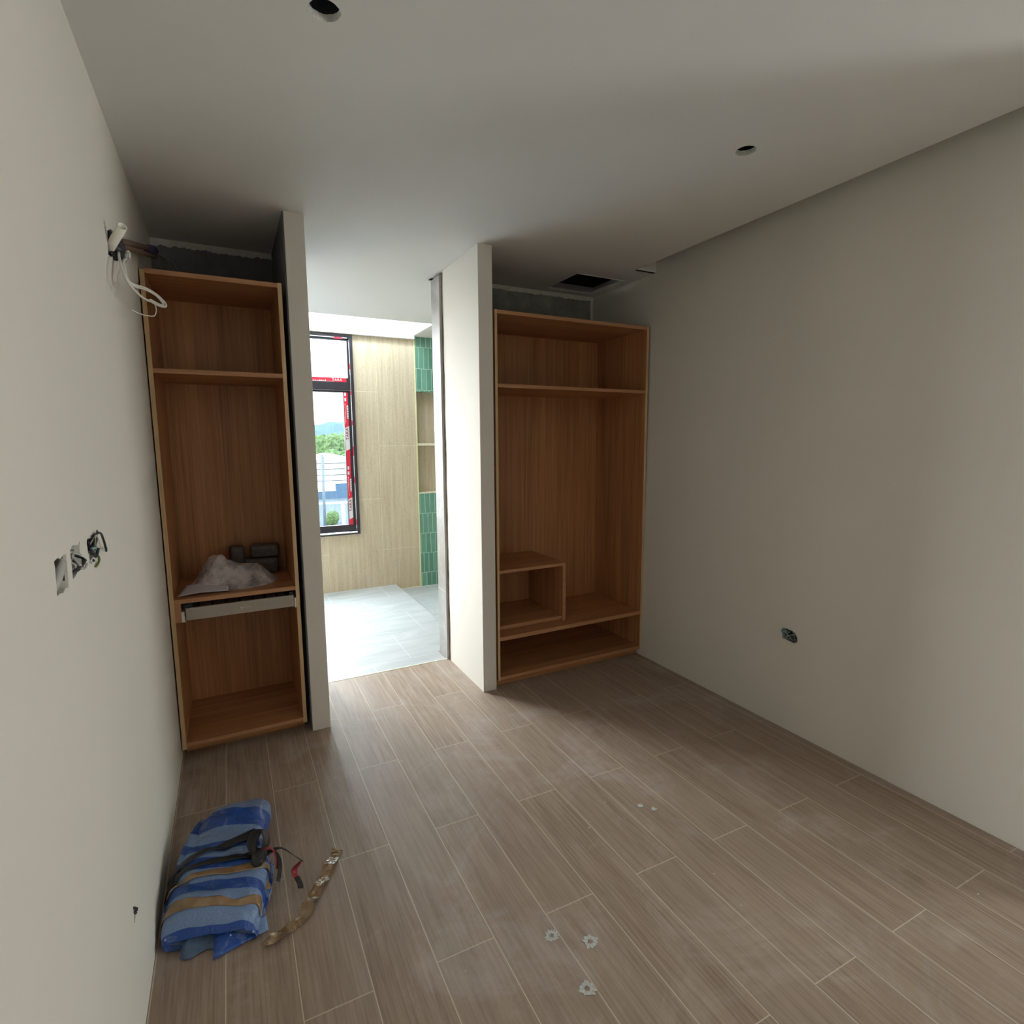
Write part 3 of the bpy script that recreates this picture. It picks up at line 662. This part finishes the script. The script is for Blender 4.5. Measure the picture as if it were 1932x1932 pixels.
# ================================================================== ON THE LEFT WARDROBE SHELF
n = NT('clear_plastic'); n.t.nodes.remove(n.b)
df = n.n('ShaderNodeBsdfPrincipled'); df.inputs['Base Color'].default_value = (0.66, 0.60, 0.60, 1); df.inputs['Roughness'].default_value = 0.28
tr = n.n('ShaderNodeBsdfTransparent'); mx = n.n('ShaderNodeMixShader')
f = n.noise(n.coord(), 9, 5, 0.6)
n.l(n.ramp(f, [(0.38, (0.25,) * 3), (0.62, (0.85,) * 3)]), mx.inputs[0]); n.l(tr.outputs[0], mx.inputs[1]); n.l(df.outputs[0], mx.inputs[2]); n.l(mx.outputs[0], n.out.inputs[0])
M['plastic'] = n.m
ZS = 0.8622
def heap(name, cx, cy, ax, ay, hh, lobes, mat, lab, cat, seed, pinch=1.0, nx=120, ny=70, crease=0.030):
    """crumpled closed heap: top surface with folds, bottom flat on z=ZS"""
    bm = bmesh.new(); T_ = []; B_ = []
    for j in range(ny + 1):
        rt = []; rb = []
        for i in range(nx):
            a = 2 * math.pi * i / nx; rr = j / ny
            edge = 1 + 0.10 * noise.noise(Vector((math.cos(a) * 2.1, math.sin(a) * 2.1, seed))) + 0.05 * noise.noise(Vector((math.cos(a) * 6, math.sin(a) * 6, seed + 3)))
            x = cx + ax * rr * edge * math.cos(a); y = cy + ay * rr * edge * math.sin(a)
            h0 = sum(l[2] * math.exp(-(((x - l[0]) / l[3]) ** 2 + ((y - l[1]) / l[4]) ** 2)) for l in lobes)
            p = Vector((x * 14, y * 9, seed)); p2 = Vector((x * 38, y * 20, seed + 9))
            cr = (1 - abs(noise.noise(p)) * 3.2) * crease + (1 - abs(noise.noise(p2)) * 3) * crease * 0.45
            env = max(0.0, 1 - rr ** 4)
            z = ZS + 0.002 + (h0 * hh + cr * min(1, h0 * 2.2)) * env
            rt.append(bm.verts.new((x, y, max(z, ZS + 0.0015))))
            if j == ny: rb.append(bm.verts.new((x, y, ZS + 0.0004)))
        T_.append(rt)
        if j == ny: B_ = rb
    for j in range(ny):
        for i in range(nx):
            k = (i + 1) % nx
            if j == 0: continue
            bm.faces.new([T_[j][i], T_[j][k], T_[j + 1][k], T_[j + 1][i]])
    bm.faces.new(T_[1]); 
    for v in T_[0]: bm.verts.remove(v)
    for i in range(nx):
        k = (i + 1) % nx; bm.faces.new([T_[ny][i], T_[ny][k], B_[k], B_[i]])
    bm.faces.new(B_[::-1])
    o = fin(name, bm, mat, smooth=True); tag(o, lab, cat); return o
heap('plastic_bag', -0.020, 3.385, 0.235, 0.165, 1.0, [(-0.12, 3.42, 0.115, 0.085, 0.10), (-0.02, 3.40, 0.09, 0.10, 0.12), (0.12, 3.40, 0.085, 0.085, 0.10), (0.17, 3.28, 0.03, 0.06, 0.06), (-0.16, 3.33, 0.04, 0.08, 0.08)], M['plastic'], 'crumpled clear plastic bag heaped on the shelf of the left wardrobe', 'plastic bag', 2.0)
# paper sheet, curved
bm = bmesh.new(); g = []
for i in range(17):
    row = []
    for j in range(9):
        u, v = i / 16, j / 8
        x = -0.275 + 0.232 * u + 0.035 * v * (1 - u); y = 3.195 + 0.012 * u + 0.115 * v
        z = ZS + 0.006 + 0.030 * v + 0.004 * math.sin(u * 3.0) + 0.010 * (1 - v) * max(0, 0.5 - abs(u - 0.45))
        row.append(bm.verts.new((x, y, z)))
    g.append(row)
for i in range(16):
    for j in range(8): bm.faces.new([g[i][j], g[i + 1][j], g[i + 1][j + 1], g[i][j + 1]])
o = fin('paper_sheet', bm, simple('paper', (0.60, 0.56, 0.60), 0.7), smooth=True)
m_ = o.modifiers.new('t', 'SOLIDIFY'); m_.thickness = 0.0006
tag(o, 'pale sheet of paper lying at the front of the plastic bag', 'paper')
# dark wrapped packs behind the bag
def pack(x, y, z, sx_, sy_, sz, rz, lab, seed):
    bm = bmesh.new(); r = bmesh.ops.create_cube(bm, size=1.0)
    bmesh.ops.subdivide_edges(bm, edges=bm.edges[:], cuts=7, use_grid_fill=True)
    for v in bm.verts:
        c = v.co.copy(); k = 9.0; L = (abs(c.x * 2) ** k + abs(c.y * 2) ** k + abs(c.z * 2) ** k) ** (1 / k); c = c / max(L, 1e-6) * max(abs(c.x), abs(c.y), abs(c.z)) * 2 if L > 0 else c
        nz = noise.noise(c * 5 + Vector((seed, 0, 0))) * 0.04; rb = 0.035 * math.sin(c.z * 60)
        v.co = Vector((c.x * sx_ * (1 + nz), c.y * sy_ * (1 + nz + rb), (c.z) * sz * (1 + nz)))
    bm.transform(Matrix.Translation((x, y, z + sz / 2)) @ Matrix.Rotation(rz, 4, 'Z'))
    lo = min(v.co.z for v in bm.verts); bmesh.ops.translate(bm, verts=bm.verts, vec=(0, 0, z - lo + 0.0005))
    o = fin('wrapped_pack', bm, simple('dark_wrap', (0.085, 0.068, 0.066), 0.45, var=0.3, scale=60), smooth=True)
    return tag(o, lab, 'pack', 'dark packs behind the plastic bag')
pack(0.145, 3.60, ZS, 0.185, 0.10, 0.095, -0.10, 'lower dark wrapped pack behind the plastic bag', 1)
pack(0.165, 3.60, ZS + 0.097, 0.160, 0.09, 0.078, -0.12, 'longer ribbed dark pack on top at the right, behind the plastic bag', 5)
pack(0.010, 3.62, ZS, 0.076, 0.09, 0.172, 0.15, 'smaller dark pack to the left behind the plastic bag', 7)

# ================================================================== TARP BUNDLE
n = NT('woven_tarp'); tc_ = n.coord(); g = n.sep(tc_)
wob = n.math('MULTIPLY', n.math('SUBTRACT', n.noise(tc_, 3.0, 2), 0.5), 0.03)
v = n.math('ADD', n.math('ADD', g[1], n.math('MULTIPLY', g[0], 0.17)), wob)
blue = (0.012, 0.065, 0.30); lt = (0.20, 0.29, 0.46)
stops = [(p_ / 0.74, (blue, lt)[i_ % 2]) for i_, p_ in enumerate((0.0, .004, .092, .140, .200, .258, .305, .352, .435, .545, .635))]
base = n.ramp(n.math('MULTIPLY', v, 1 / 0.74), stops, 'CONSTANT')
wv = n.n('ShaderNodeTexWave'); wv.wave_type = 'BANDS'; wv.bands_direction = 'DIAGONAL'; n.l(tc_, wv.inputs['Vector']); wv.inputs['Scale'].default_value = 62
bw = n.sep(base)[0]
mask = n.math('GREATER_THAN', bw, 0.1)
c = n.mix(n.math('MULTIPLY', n.math('MULTIPLY', wv.outputs['Fac'], mask), 0.42), base, (0.05, 0.13, 0.38))
ds = n.noise(tc_, 16, 7, 0.7, 0.8)
c = n.mix(n.math('MULTIPLY', n.ramp(ds, [(0.55, (0, 0, 0)), (0.75, (1, 1, 1))]), 0.35), c, (0.55, 0.58, 0.62))
vo = n.n('ShaderNodeTexVoronoi'); n.l(tc_, vo.inputs['Vector']); vo.inputs['Scale'].default_value = 17
c = n.mix(n.ramp(vo.outputs['Distance'], [(0.0, (1, 1, 1)), (0.045, (1, 1, 1)), (0.055, (0, 0, 0))]), c, (0.66, 0.68, 0.70))
n.col(c); n.rough(0.30); n.spec(0.55); n.bump(n.noise(tc_, 30, 5, 0.65, 0.8), 0.9, 0.008)
M['tarp'] = n.m
n = NT('brown_packing_tape'); f = n.noise(n.coord(), 20, 4)
n.col(n.ramp(f, [(0.3, (0.19, 0.105, 0.045)), (0.7, (0.31, 0.205, 0.11))])); n.rough(0.16); n.spec(0.8); n.bump(f, 0.5, 0.004); M['btape'] = n.m
M['strap'] = simple('black_strap', (0.012, 0.011, 0.014), 0.5)
M['redcord'] = simple('red_lining', (0.25, 0.01, 0.02), 0.5)
ORG = Vector((-0.155, 1.890, 0.0)); YAW = math.radians(-9.0)
tb = root('tarp_bundle', 'folded blue striped tarpaulin bundle taped and strapped, on the floor against the left wall', 'tarpaulin', ORG)
tb.rotation_euler = (0, 0, YAW)
bpy.context.view_layer.update()
LEN = 0.70
def half(s):  # left and right half width along the bundle
    t = s / LEN
    l = 0.150 - 0.020 * t + 0.012 * math.sin(t * 5); r = 0.150 + 0.015 * math.sin(t * 7) - 0.01 * t
    if t > 0.72: k = (t - 0.72) / 0.28; l -= 0.115 * k ** 1.7; r -= 0.075 * k ** 2.2
    return l, r
def hgt(s):
    t = s / LEN
    return 0.045 + 0.085 * min(1, t / 0.10) ** 0.6 - 0.018 * t - (0.075 * ((t - .8) / .2) ** 1.6 if t > .8 else 0)
def body(s, a, off=0.0):
    """a in [0, 2pi): 0 right, pi/2 top, pi left"""
    l, r = half(s); H = hgt(s); c, sn = math.cos(a), math.sin(a); e = 0.62
    w = r if c > 0 else l
    x = (r - l) * 0 + w * abs(c) ** e * (1 if c > 0 else -1)
    z = H / 2 + H / 2 * abs(sn) ** (0.72) * (1 if sn > 0 else -1)
    p = Vector((x, s, z))
    dn = noise.noise(Vector((x * 6, s * 5, z * 9))) * 0.020 + noise.noise(Vector((x * 16, s * 13, 4))) * 0.009
    fold = 0.010 * max(0, 1 - abs(((s * 2.1 + x * 1.1) % 0.42) - 0.21) * 16)
    nn = Vector((c, 0, sn)).normalized()
    p += nn * (dn - fold + off) * (1 if sn > -0.2 else 0.2)
    p.y -= 0.20 * x * (1 - s / LEN); p.z = max(p.z, 0.002); return p
def grid(bm, rows, closed=False, mi=0):
    V = [[bm.verts.new(p) for p in r] for r in rows]
    for i in range(len(V) - 1):
        m = len(V[0])
        for j in range(m if closed else m - 1):
            k = (j + 1) % m; f = bm.faces.new([V[i][j], V[i][k], V[i + 1][k], V[i + 1][j]]); f.material_index = mi
    return V
bm = bmesh.new()
NS, NA = 90, 72
rows = [[body(LEN * i / NS, 2 * math.pi * j / NA) for j in range(NA)] for i in range(NS + 1)]
V = grid(bm, rows, True)
# concave near end (rolled lip) and closed far end
prev = V[0]
for k, (dy, sc) in enumerate(((-0.006, 0.99), (0.004, 0.93), (0.035, 0.86), (0.06, 0.5))):
    cz = hgt(0) / 2; ring = [bm.verts.new((v.co.x * sc, v.co.y + dy if k < 1 else dy, max(0.003, cz + (v.co.z - cz) * sc * (0.97 if k < 2 else 0.8)))) for v in V[0]]
    for j in range(NA): bm.faces.new([prev[j], ring[j], ring[(j + 1) % NA], prev[(j + 1) % NA]])
    prev = ring
bm.faces.new(prev); bm.faces.new(V[-1][::-1])
fin('tarp_roll', bm, M['tarp'], tb, smooth=True)
# inner layers peeping out at the right side and at the near end
def layer(name, pts_lo, pts_hi, mat, z0, th):
    bm = bmesh.new(); n_ = len(pts_lo)
    A = [bm.verts.new((p[0], p[1], z0)) for p in pts_lo + pts_hi[::-1]]; B = [bm.verts.new((p[0], p[1], z0 + th + 0.006 * noise.noise(Vector((p[0] * 20, p[1] * 20, 1))))) for p in pts_lo + pts_hi[::-1]]
    bm.faces.new(A[::-1]); bm.faces.new(B)
    for i in range(len(A)): k = (i + 1) % len(A); bm.faces.new([A[i], A[k], B[k], B[i]])
    bmesh.ops.bevel(bm, geom=bm.edges[:], offset=min(0.006, th * .4), segments=2, affect='EDGES')
    fin(name, bm, mat, tb, smooth=False)
layer('inner_fold', [(0.02, 0.05), (0.155, 0.05), (0.172, 0.16), (0.168, 0.29)], [(0.02, 0.3), (0.03, 0.3), (0.04, 0.3), (0.05, 0.3)], M['tarp'], 0.003, 0.028)
layer('inner_fold', [(0.02, 0.08), (0.150, 0.06), (0.160, 0.20), (0.150, 0.32)], [(0.02, 0.3), (0.03, 0.3), (0.04, 0.3), (0.05, 0.3)], M['tarp'], 0.034, 0.030)
def sheet(name, fn, nu, nv, mat, parent, th=0.0012, lab=None):
    bm = bmesh.new(); grid(bm, [[fn(i / nu, j / nv) for j in range(nv + 1)] for i in range(nu + 1)])
    o = fin(name, bm, mat, parent, lab, True); m_ = o.modifiers.new('t', 'SOLIDIFY'); m_.thickness = th; m_.offset = 0
    return o
def flap(u, v):
    x = 0.008 + 0.158 * u + 0.01 * v; y = 0.025 - (0.095 - 0.062 * u) * v; z = 0.036 - 0.030 * v + 0.008 * math.sin(u * 6) * (1 - v)
    return Vector((x, y, max(z, 0.004)))
sheet('corner_flap', flap, 14, 8, M['tarp'], tb, 0.004)
def flap2(u, v):
    x = -0.085 + 0.15 * u; y = 0.03 - 0.062 * v - 0.01 * math.sin(u * 9) * v; z = 0.030 - 0.024 * v
    return Vector((x, y, max(z, 0.004)))
sheet('lower_flap', flap2, 10, 6, simple('tarp_underside', (0.075, 0.12, 0.20), 0.5, var=0.25, scale=40), tb, 0.003)
def flap3(u, v):
    x = -0.145 + 0.06 * u; y = 0.10 + 0.5 * v; z = 0.05 + 0.06 * math.sin(v * 3.0) - 0.02 * u
    return Vector((x - 0.022 * (1 - v), y, z))
sheet('side_flap', flap3, 4, 20, M['tarp'], tb, 0.003)
def band(name, sc, w, a0, a1, mat, slope=0.0, off=0.004, n_=48, lab=None, wob=0.0, par=tb):
    def fn(u, v):
        a = a0 + (a1 - a0) * u
        s = sc + slope * (u - 0.5) + (v - 0.5) * w * (1 + 0.25 * math.sin(u * 9 + sc * 30)) + wob * math.sin(u * 11)
        return body(max(0.0, min(LEN, s)), a, off)
    return sheet(name, fn, n_, 5, mat, par, 0.0012, lab)
band('tape_band', 0.052, 0.024, -0.15, 3.35, M['btape'], -0.012, wob=0.004, lab='brown packing tape round the near end')
band('tape_band', 0.175, 0.028, -0.05, 3.35, M['btape'], -0.09, wob=0.004, lab='brown packing tape round the middle')
band('strap_band', 0.212, 0.026, 0.75, 3.3, M['strap'], -0.10, 0.007, lab='black strap pulled tight round the bundle')
band('strap_band', 0.262, 0.042, 1.0, 3.3, M['strap'], -0.20, 0.010, lab='second turn of the black strap')
# knot with loop and hanging tails
K = body(0.225, 0.80, 0.012)
kn = bpy.data.objects.new('knot', None); COL.objects.link(kn); kn.parent = tb
def ribbon(name, P, w, mat, par, tw=0.0):
    path = smoothpath(P, 6)
    def fn(u, v):
        i = min(int(u * (len(path) - 1) + .5), len(path) - 1); p = path[i]
        t = (path[min(i + 1, len(path) - 1)] - path[max(i - 1, 0)]).normalized()
        s = t.cross(Vector((0.25, 0.1, 1))).normalized(); nn = s.cross(t)
        a = tw * u; ww = w(u) if callable(w) else w
        return p + (s * math.cos(a) + nn * math.sin(a)) * (v - .5) * ww
    return sheet(name, fn, len(path) - 1, 3, mat, par, 0.0015)
bm = bmesh.new(); bmesh.ops.create_icosphere(bm, subdivisions=3, radius=1)
for v_ in bm.verts:
    d = 1 + 0.22 * noise.noise(v_.co * 2.2); v_.co = K + Vector((v_.co.x * 0.026 * d, v_.co.y * 0.038 * d - 0.012, v_.co.z * 0.02 * d + 0.01))
fin('knot_core', bm, M['strap'], kn, smooth=True)
ribbon('knot_loop', [K + Vector((-.01, 0, .01)), K + Vector((-.03, 0.045, .028)), K + Vector((-.02, 0.105, .035)), K + Vector((0.002, 0.115, .028)), K + Vector((0.018, 0.06, .022)), K + Vector((0.008, 0.0, .014))], lambda u: 0.018 + 0.030 * math.sin(math.pi * u), M['strap'], kn, 0.8)
ribbon('red_loop', [K + Vector((0, 0, .018)), K + Vector((0.03, 0.012, .026)), K + Vector((0.058, -0.008, 0.006)), K + Vector((0.062, -0.045, -0.025))], 0.012, M['redcord'], kn, 0.5)
ribbon('strap_tail', [K + Vector((0.01, -.01, .008)), K + Vector((0.05, 0.004, .012)), K + Vector((0.072, -0.03, -0.015)), K + Vector((0.068, -0.085, -0.045))], 0.016, M['strap'], kn, 0.6)
ribbon('strap_tail', [K + Vector((0.02, 0.0, .012)), K + Vector((0.07, 0.018, .010)), K + Vector((0.115, -0.004, -0.014)), K + Vector((0.150, -0.022, -0.038))], lambda u: 0.020 * (1.25 - .9 * u) + .006, M['strap'], kn, 0.9)
ribbon('red_tail', [K + Vector((0.143, -0.022, -0.036)), K + Vector((0.120, -0.035, -0.055)), K + Vector((0.128, -0.056, -0.075)), K + Vector((0.140, -0.078, -0.085))], lambda u: 0.012 + .012 * math.sin(3 * u), M['redcord'], kn, 0.5)
ribbon('strap_tail', [K + Vector((0.128, -0.052, -0.070)), K + Vector((0.140, -0.076, -0.083)), K + Vector((0.142, -0.090, -0.090))], 0.022, M['strap'], kn, 0.3)
# loose tape scrap at the left side
ribbon('tape_scrap', [(-0.150, 0.46, 0.085), (-0.165, 0.40, 0.06), (-0.168, 0.33, 0.035), (-0.172, 0.30, 0.012)], 0.022, M['btape'], tb, 0.6)
ribbon('tape_scrap', [(0.125, 0.20, 0.10), (0.150, 0.16, 0.07), (0.166, 0.13, 0.045)], 0.024, M['btape'], tb, 0.4)

# loose strip of brown tape on the floor
def fl(P, k=8): return smoothpath([Vector(p) for p in P], k)
TP = [(0.006, 1.812, .012), (0.022, 1.797, .020), (0.075, 1.826, .004), (0.128, 1.850, .006), (0.150, 1.888, .022), (0.172, 1.925, .008), (0.198, 1.965, .016), (0.222, 2.000, .004), (0.246, 2.045, .018), (0.272, 2.090, .004), (0.290, 2.120, .010)]
path = fl(TP, 5)
def fn(u, v):
    i = min(int(round(u * (len(path) - 1))), len(path) - 1); p = path[i]
    t = (path[min(i + 1, len(path) - 1)] - path[max(i - 1, 0)]); t.z *= .3; t.normalize()
    s = t.cross(Vector((0, 0, 1))).normalized(); k = u * (len(path) - 1)
    tw = 0.35 * math.sin(k * .9) * math.sin(math.pi * min(1, u * 3)); w = 0.044 * (0.92 + 0.10 * math.sin(k * 0.8))
    q = p + (s * math.cos(tw) + Vector((0, 0, 1)) * math.sin(tw)) * (v - .5) * w
    q.z += 0.004 * noise.noise(q * 60); q.z = max(q.z, 0.0012); return q
n = NT('loose_tape'); n.col((0.25, 0.15, 0.07)); n.rough(0.10); n.spec(1.0); n.b.inputs['Coat Weight'].default_value = 0.6; n.bump(n.noise(n.coord(), 45, 3), 0.8, 0.006)
o = sheet('packing_tape', fn, len(path) - 1, 4, n.m, None, 0.0008)
for p in o.data.polygons: p.use_smooth = False
o.location.z = 0.0006
tag(o, 'crumpled glossy strip of brown packing tape trailing on the floor from the tarp bundle', 'tape')

# plaster splats on the floor
def splat(name, x, y, r, lab, seed, grp, hole=True):
    q = random.Random(seed); N = 40; bm = bmesh.new()
    out = []
    for i in range(N):
        a = 2 * math.pi * i / N; rr = r * (0.72 + 0.5 * abs(noise.noise(Vector((math.cos(a) * 2.5, math.sin(a) * 2.5, seed)))) * 2 * q.uniform(.6, 1.1))
        out.append((x + rr * math.cos(a), y + rr * math.sin(a)))
    plate(bm, out, [circ(x, y, r * 0.34, 14, r * .08, seed)] if hole else [], (0, 0, 0.0004), (1, 0, 0), (0, 1, 0), (0, 0, 1), 0.0009)
    o = fin(name, bm, M['splat']); tag(o, lab, 'plaster spot', grp)
M['splat'] = simple('dried_plaster', (0.50, 0.51, 0.49), 0.8, var=0.25, scale=160)
G = 'dried plaster rings on the floor'
splat('plaster_spot', 0.860, 1.388, 0.024, 'faint dried plaster ring on the floor beside a grout line, leftmost of three', 1, G)
splat('plaster_spot', 0.962, 1.311, 0.026, 'brightest dried plaster ring in the middle of a floor plank', 2, G)
splat('plaster_spot', 0.862, 1.187, 0.026, 'dried plaster ring nearest the bottom of the picture', 3, G)
splat('plaster_dab', 1.561, 1.762, 0.014, 'small pale plaster dab on the floor, left of a close pair', 4, 'plaster dabs', False)
splat('plaster_dab', 1.600, 1.715, 0.013, 'small pale plaster dab on the floor, right of a close pair', 5, 'plaster dabs', False)

# ================================================================== OUTSIDE THE BATHROOM WINDOW
GZ = -3.2
def terrain():
    bm = bmesh.new(); vs = [bm.verts.new(p) for p in ((-60, 6.6, GZ), (90, 6.6, GZ), (160, 420, GZ), (-90, 420, GZ))]; bm.faces.new(vs)
    return fin('ground', bm, simple('pale_paving', (0.045, 0.060, 0.075), 0.9, var=0.1, scale=1))
struct(terrain())
bm = bmesh.new(); n_ = 90; rows = []
for j in range(14):
    row = []
    for i in range(n_ + 1):
        x = -60 + 260 * i / n_; t = j / 13; y = 330 + 150 * t
        h = (18.3 + 0.9 * math.exp(-((x - 66) / 7) ** 2) + 4.5 * noise.noise(Vector((x * .03, 1, 0))) + 1.2 * noise.noise(Vector((x * .14, 3, t * 3)))) * math.sin(math.pi * min(1, t * 1.0)) 
        row.append(Vector((x, y, GZ + max(0, h))))
    rows.append(row)
grid(bm, rows)
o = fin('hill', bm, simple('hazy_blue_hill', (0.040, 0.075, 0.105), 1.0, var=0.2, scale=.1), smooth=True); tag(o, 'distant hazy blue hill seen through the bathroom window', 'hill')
leaf = simple('tree_leaves', (0.070, 0.115, 0.035), 0.8, var=0.45, scale=2.2)
leafb = simple('hedge_leaves', (0.050, 0.090, 0.020), 0.8, var=0.4, scale=6)
bark = simple('bark', (0.15, 0.11, 0.08), 0.9)
def tree(x, y, h, rr, lab, seed):
    r = root('tree', lab, 'tree', (x, y, GZ), 'trees beyond the white house')
    bm = bmesh.new(); q = random.Random(seed)
    for k in range(9):
        c = Vector((q.uniform(-.6, .6) * rr, q.uniform(-.5, .5) * rr, h - rr * q.uniform(0.55, 1.25)))
        s0 = len(bm.verts); res = bmesh.ops.create_icosphere(bm, subdivisions=4, radius=1)
        for v in res['verts']:
            d = 1 + .30 * noise.noise(v.co * 2.3 + Vector((seed, k, 0))) + .20 * noise.noise(v.co * 8 + Vector((seed, k, 0)))
            v.co = c + v.co * (rr * 0.52 * d)
    fin('foliage', bm, leaf, r)
    bm = bmesh.new(); tube(bm, [(0, 0, 0), (0.1, 0, h * .35), (0, 0.1, h * .7)], lambda u: 0.35 * (1 - .5 * u), 8, 4); fin('trunk', bm, bark, r)
for a in ((12.3, 92, 6.1, 3.4, 'broad green tree at the left behind the white house', 1), (17.9, 107, 6.5, 3.6, 'tall green tree standing at the middle behind the white house', 2), (18.2, 81, 4.7, 2.6, 'rounded green tree at the right behind the white house', 3), (12.6, 73, 4.3, 2.3, 'low bushy tree close behind the white house ridge', 4), (25.6, 95, 6.0, 3.4, 'green tree beyond the right window edge', 6)): tree(*a)
# white house with horizontal lap lines
r = root('house', 'white gabled house with horizontal cladding lines behind the blue wall', 'house', (10.5, 56, GZ))
bm = bmesh.new()
A_ = [(5.4, GZ), (15.2, GZ), (15.2, -0.95), (9.3, 0.46), (5.4, -0.75)]
plate(bm, A_, [], (0, 55, 0), (1, 0, 0), (0, 0, 1), (0, 1, 0), 9.0)
o = fin('gable_block', bm, simple('white_render', (0.86, 0.86, 0.84), 0.8), r)
for zc in (-0.42, -0.98, -1.55, -2.10): box('cladding_line', (6.2, 15.0, 54.93, 55.0, zc, zc + 0.075), simple('lap_line_grey', (0.05, 0.052, 0.055), 0.8), r)
adopt(r)
bl = simple('blue_grey_paint', (0.040, 0.080, 0.135), 0.8, var=0.06, scale=.7)
r = root('boundary_wall', 'stepped blue grey boundary wall in front of the white house', 'wall', (8, 49, GZ))
box('lower_wall', (2.5, 8.17, 49, 49.3, GZ, -2.56), bl, r); box('raised_wall', (8.17, 16, 49, 49.3, GZ, -1.93), bl, r)
box('coping', (2.5, 8.17, 48.96, 49.34, -2.56, -2.50), M['white'], r); box('coping', (8.17, 16, 48.96, 49.34, -1.93, -1.87), M['white'], r)
adopt(r)
o = box('kerb', (-4, 14, 44.6, 44.9, GZ, GZ + 0.10), M['white']); tag(o, 'pale kerb line along the foot of the blue grey wall', 'kerb')
r = root('utility_pole', 'slim pale pole with dark insulators at the left edge of the window view', 'pole', (4.35, 30, GZ))
tubeobj('pole', [(4.35, 30, GZ), (4.37, 30, -1), (4.40, 30, 1.0)], 0.075, simple('pale_pole', (0.10, 0.12, 0.14), 0.7), r, k=1)
for z in (0.78, 0.60, 0.42, 0.30, 0.17): box('insulator', (4.46, 4.52, 29.95, 30.0, z, z + 0.06), M['greyw'], r)
adopt(r)
bm = bmesh.new(); q = random.Random(4)
for k in range(16):
    res = bmesh.ops.create_icosphere(bm, subdivisions=3, radius=1); c = Vector((q.uniform(4.98, 5.42), q.uniform(33, 33.6), q.uniform(GZ + .15, -2.6)))
    for v in res['verts']: v.co = c + v.co * 0.25 * (1 + .35 * noise.noise(v.co * 4 + c))
o = fin('hedge', bm, leafb); tag(o, 'clipped bright green hedge below the blue grey wall', 'hedge')
o = box('gate_post', (5.78, 5.95, 33, 33.2, GZ, -1.95), M['white'], None, 0.01); tag(o, 'white gate post beside the green hedge', 'post')
